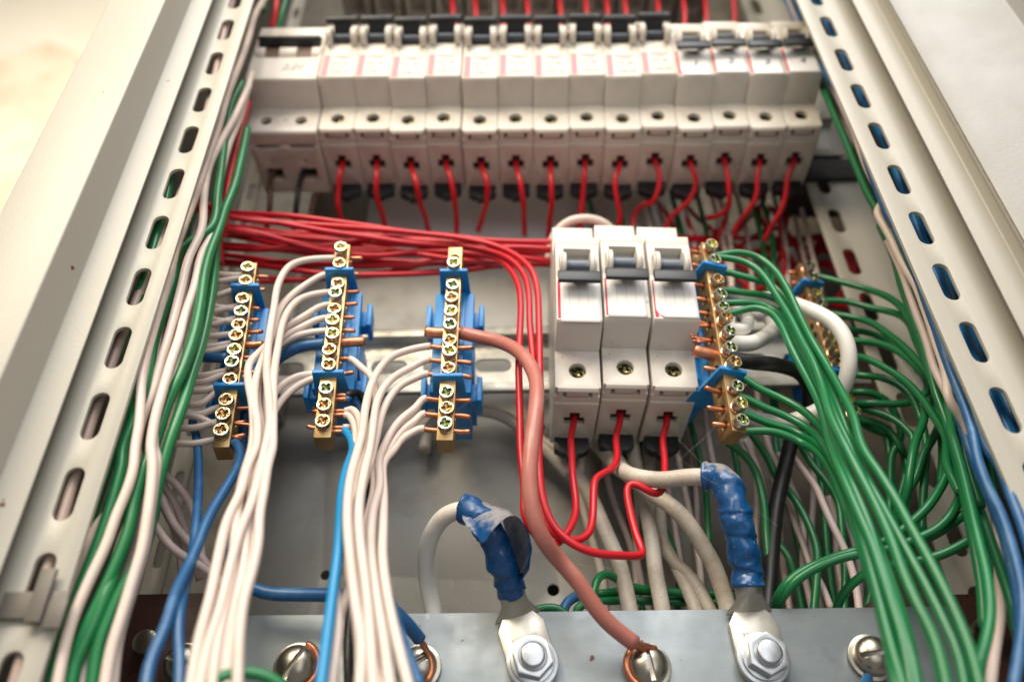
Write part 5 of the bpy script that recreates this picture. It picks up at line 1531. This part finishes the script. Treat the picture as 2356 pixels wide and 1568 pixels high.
loops = [
    [(1200, -30, -30), (1195, 60, -32), (1150, 170, -34), (1120, 300, -36), (1100, 450, -34), (1060, 600, -28), (1000, 760, -20)],
    [(1300, 50, -24), (1250, 160, -24), (1190, 260, -24), (1150, 390, -24), (1090, 480, -22), (1040, 560, -18)],
    [(1400, 150, -40), (1355, 290, -40), (1300, 430, -40), (1215, 560, -40), (1120, 650, -38), (1000, 740, -36), (880, 790, -34), (740, 830, -32), (600, 880, -32), (480, 935, -31), (400, 1000, -30), (350, 1080, -26), (320, 1150, -18), (310, 1260, -14)],
    [(1450, 380, -44), (1395, 520, -44), (1340, 620, -44), (1250, 700, -42), (1140, 745, -40), (1000, 800, -38), (880, 820, -36), (720, 850, -34), (560, 915, -33), (450, 985, -31), (390, 1060, -28), (340, 1150, -20), (325, 1260, -14)],
    [(1540, 500, -46), (1440, 590, -44), (1360, 650, -42), (1290, 700, -40), (1180, 750, -36), (1060, 780, -34), (940, 790, -30)],
    [(1560, 690, -48), (1450, 755, -46), (1340, 815, -44), (1230, 855, -42), (1080, 885, -38), (930, 910, -34), (830, 960, -30), (760, 1020, -26), (700, 1110, -20), (680, 1230, -16)],
]
for n, pl in enumerate(loops):
    wire('%s green wire looping back behind the big green bundle' % ORD[n], GF, path(('K12', pl)), 'w_green', 1.55)

# greens at the foot behind the bar
wire('dark green wire hooped low behind the brown cable', 'low wires peeping over the steel bar', path(('K11', [(330, 1200, -10), (335, 1080, -12), (440, 1030, -12), (470, 900, -10), (510, 855, -8), (580, 870, -4), (660, 930, 0), (800, 960, 4), (1000, 980, 6), (1200, 1000, 6)])), 'w_green', 1.5)
wire('dark green wire level behind the pale cables, higher of two', 'low wires peeping over the steel bar', path(('K11', [(480, 990, 8), (700, 970, 10), (900, 975, 10), (1150, 985, 10), (1380, 1010, 8)])), 'w_green', 1.6)
wire('dark green wire level behind the pale cables, lower of two', 'low wires peeping over the steel bar', path(('K11', [(460, 1040, 8), (700, 1030, 10), (900, 1040, 10), (1150, 1045, 10), (1380, 1060, 8)])), 'w_green', 1.6)
wire('green wire just topping the steel bar between lug and brown cable', 'low wires peeping over the steel bar', path(('K11', [(0, 1130, -14), (80, 1090, -14), (180, 1075, -14), (260, 1090, -14), (300, 1160, -14)])), 'w_green', 1.5)
wire('navy wire bending over the steel bar behind the brown cable', 'low wires peeping over the steel bar', path(('K11', [(240, 1200, -10), (255, 1090, -10), (290, 1030, -8), (350, 1000, -6), (430, 990, 0)])), 'w_blue', 1.8)

# ------------------------------------------------------------------ hinge side runs
GHi = 'wires running down along the hinge side post'
hinge = [
    ([('K4', [(240, -80, -60), (330, 80), (420, 270), (560, 560), (660, 900), (740, 1130), (850, 1400, -66)]), ('K8', [(1280, 30, -66), (1370, 210, -66), (1450, 380), (1530, 510), (1580, 640), (1620, 750), (1660, 880), (1720, 1060), (1745, 1250, -70)]), ('K12', [(1420, 60, -66), (1530, 350, -60), (1600, 560, -56), (1622, 760, -56), (1630, 1000, -58), (1635, 1200, -62), (1600, 1400, -66), (1570, 1650, -70)])], 'w_cream', 1.5, 'white wire, the longest on the hinge side'),
    ([('K4', [(210, -80, -54), (300, 150), (380, 380), (470, 520), (560, 650, -60), (650, 850), (760, 1150), (880, 1450, -70)]), ('K8', [(1390, 130, -70), (1480, 320), (1560, 480), (1612, 620), (1680, 860), (1760, 1080), (1840, 1280), (1900, 1480, -80)]), ('K12', [(1450, 60, -80), (1490, 230), (1550, 420), (1640, 600), (1700, 780), (1745, 950), (1768, 1130), (1745, 1380), (1700, 1650, -88)])], 'w_blue', 1.45, 'dusty blue wire swinging away from the post at the bottom'),
    ([('K8', [(1400, 150, -72), (1495, 350, -73), (1562, 520), (1625, 700), (1712, 920), (1820, 1170), (1925, 1400), (1990, 1568, -80)]), ('K12', [(1560, 160, -84), (1620, 300), (1690, 480), (1760, 660), (1820, 860, -90), (1860, 1100, -92)])], 'w_blue', 1.5, 'dusty blue wire closest to the hinge side post'),
    ([('K4', [(300, 350, -48), (430, 570), (520, 780), (600, 960), (680, 1160), (760, 1340), (850, 1500, -56)]), ('K8', [(1240, 0, -56), (1330, 180), (1410, 350), (1450, 500), (1520, 640), (1590, 790), (1650, 950), (1700, 1130, -58)]), ('K12', [(1360, -60, -58), (1400, 100), (1450, 330), (1520, 560, -60)])], 'w_green', 1.6, 'deep green wire inside the hinge side run'),
    ([('K4', [(180, -80, -46), (260, 100), (350, 280), (430, 430), (530, 620), (650, 880), (770, 1130), (900, 1400), (980, 1568, -68)]), ('K8', [(1420, 90, -68), (1510, 260), (1560, 420), (1640, 640, -70), (1700, 800)])], 'w_pink', 1.5, 'dull pink white wire tight behind the post edge'),
    ([('K4', [(200, 200, -30), (330, 420), (460, 600), (540, 700), (600, 850), (640, 1000, -40)])], 'w_pink', 1.8, 'pale wire beside the numbered breakers'),
    ([('K4', [(150, -80, -44), (230, 60), (290, 200), (400, 440), (500, 570), (560, 660, -50)])], 'w_bright_blue', 1.6, 'blue wire beside the numbered breakers'),
    ([('K8', [(1450, 400, -48), (1540, 600), (1640, 850), (1700, 1100), (1760, 1350, -54)]), ('K12', [(1500, 120, -56), (1560, 300), (1600, 500), (1680, 760), (1750, 1000, -60)])], 'w_green', 1.5, 'dark green wire hidden between the blue ones'),
    ([('K8', [(1300, 130, -50), (1390, 330), (1440, 520), (1500, 680), (1560, 840), (1610, 1010), (1660, 1200, -54)]), ('K12', [(1300, 0, -54), (1350, 160), (1400, 360), (1440, 560), (1480, 760), (1520, 980), (1540, 1250, -60)])], 'w_green', 1.5, 'bright green wire on the inner face of the hinge side run'),
    ([('K8', [(1350, 230, -58), (1440, 420), (1500, 600), (1560, 760), (1610, 900), (1650, 1050, -60)]), ('K12', [(1340, -60, -60), (1390, 100), (1430, 260, -50)])], 'w_pink', 1.4, 'dull pink white wire between greens on the hinge side'),
    ([('K12', [(1380, 0, -62), (1440, 180), (1500, 340), (1560, 480), (1640, 680), (1690, 860), (1730, 1050), (1750, 1300, -72)])], 'w_blue', 1.5, 'shaded blue wire under the swinging one'),
    ([('K12', [(1440, 520, -40), (1500, 700), (1580, 860), (1640, 1020), (1700, 1200), (1760, 1400, -50)])], 'w_green', 1.5, 'dark green wire leaving the hinge side run towards the corner'),
]
for segs, m_, r, lb in hinge:
    wire(lb, GHi, path(*segs), m_, r)
wire('short blue wire with copper tip at the lowest screw', None, path(('K12', [(820, 1700, -40), (850, 1600, -36), (868, 1545, -32)])), 'w_blue', 1.7)

# fine dusty cobweb threads between the wires
bm = bmesh.new()
for a, b2 in (((1720, 880, -54), (1560, 1060, -40)), ((1700, 820, -55), (1990, 780, -50)), ((1560, 1010, -40), (1790, 1210, -40)),
              ((1200, 1250, -45), (1460, 1310, -45)), ((1560, 1050, -44), (1700, 1130, -46)), ((880, 1080, -40), (1130, 870, -50))):
    A, B = U(*a), U(*b2)
    mid = (A + B) / 2 + Vector((0, 0, -2.5))
    bm_tube(bm, catmull([A, mid, B], 4), 0.018, 4)
o = link('cobweb', to_mesh(bm, 'cobweb'), 'cobweb')
tag(o, 'fine dusty cobweb threads strung between the wires', 'cobweb', kind='stuff')

# ------------------------------------------------------------------ background beyond the cabinet
mat('wall_cream', (0.86, 0.80, 0.68), 0.9, var=(2.0, (0.82, 0.73, 0.60), 0.4, 0.7))
mat('wall_stone', (0.33, 0.28, 0.21), 0.95, var=(3.5, (0.40, 0.35, 0.28), 0.42, 0.6), dirt=(7, (0.30, 0.20, 0.11), 0.62, 0.7))
bm = bmesh.new()
bm_box(bm, -9, 9, 3.2, 3.3, -3, 9)
o = link('wall', to_mesh(bm, 'wall', 1), 'wall_cream'); tag(o, kind='structure')
bm = bmesh.new()
P0 = U(-60, 195, 2700) * MM; P1 = U(130, 130, 2700) * MM; P2 = U(190, 150, 2700) * MM; P3 = U(280, 300, 2700) * MM
bm_prism(bm, [(-6, P0.z - 0.6), (P0.x, P0.z), (P1.x, P1.z), (P2.x, P2.z), (P3.x, P3.z - 0.3), (1, -1), (1, -3), (-6, -3)], 'y', 2.6, 3.19)
o = link('low_wall', to_mesh(bm, 'low_wall', 1), 'wall_stone'); tag(o, 'blurred tan stone wall with a sloping top seen beyond the cabinet edge', 'wall')

# ------------------------------------------------------------------ light
w = bpy.data.worlds.new('World'); sc.world = w; w.use_nodes = True
bg = w.node_tree.nodes['Background']; bg.inputs[0].default_value = (1.0, 0.965, 0.92, 1); bg.inputs[1].default_value = 0.25


def area(name, loc, target, size, power, col, sy=None):
    l = bpy.data.lights.new(name, 'AREA'); l.energy = power; l.color = col
    l.shape = 'RECTANGLE'; l.size = size; l.size_y = sy or size
    o = bpy.data.objects.new(name, l); COL.objects.link(o)
    o.location = loc
    o.rotation_euler = (Vector(target) - Vector(loc)).to_track_quat('-Z', 'Y').to_euler()
    return o


area('key_light', (0.08, -1.12, 1.12), (0, 0, 0.0), 1.0, 26.5, (1.0, 0.985, 0.955))  # soft key lamp above and in front of the cabinet
area('fill_light', (0.25, -1.25, -0.05), (0, 0, 0.05), 0.8, 3.6, (0.95, 0.97, 1.0))
area('warm_light', (-0.42, -0.75, 0.42), (-0.22, -0.1, 0.05), 0.35, 6.8, (1.0, 0.86, 0.64))
area('wall_light', (-2.0, 0.2, 3.2), (-2.2, 3.2, 3.6), 2.0, 260, (1.0, 0.92, 0.78))

sc.view_settings.view_transform = 'Standard'
sc.view_settings.look = 'None'
sc.view_settings.gamma = 1
sc.view_settings.exposure = 0.0
sc.cycles.use_denoising = True
sc.cycles.max_bounces = 6
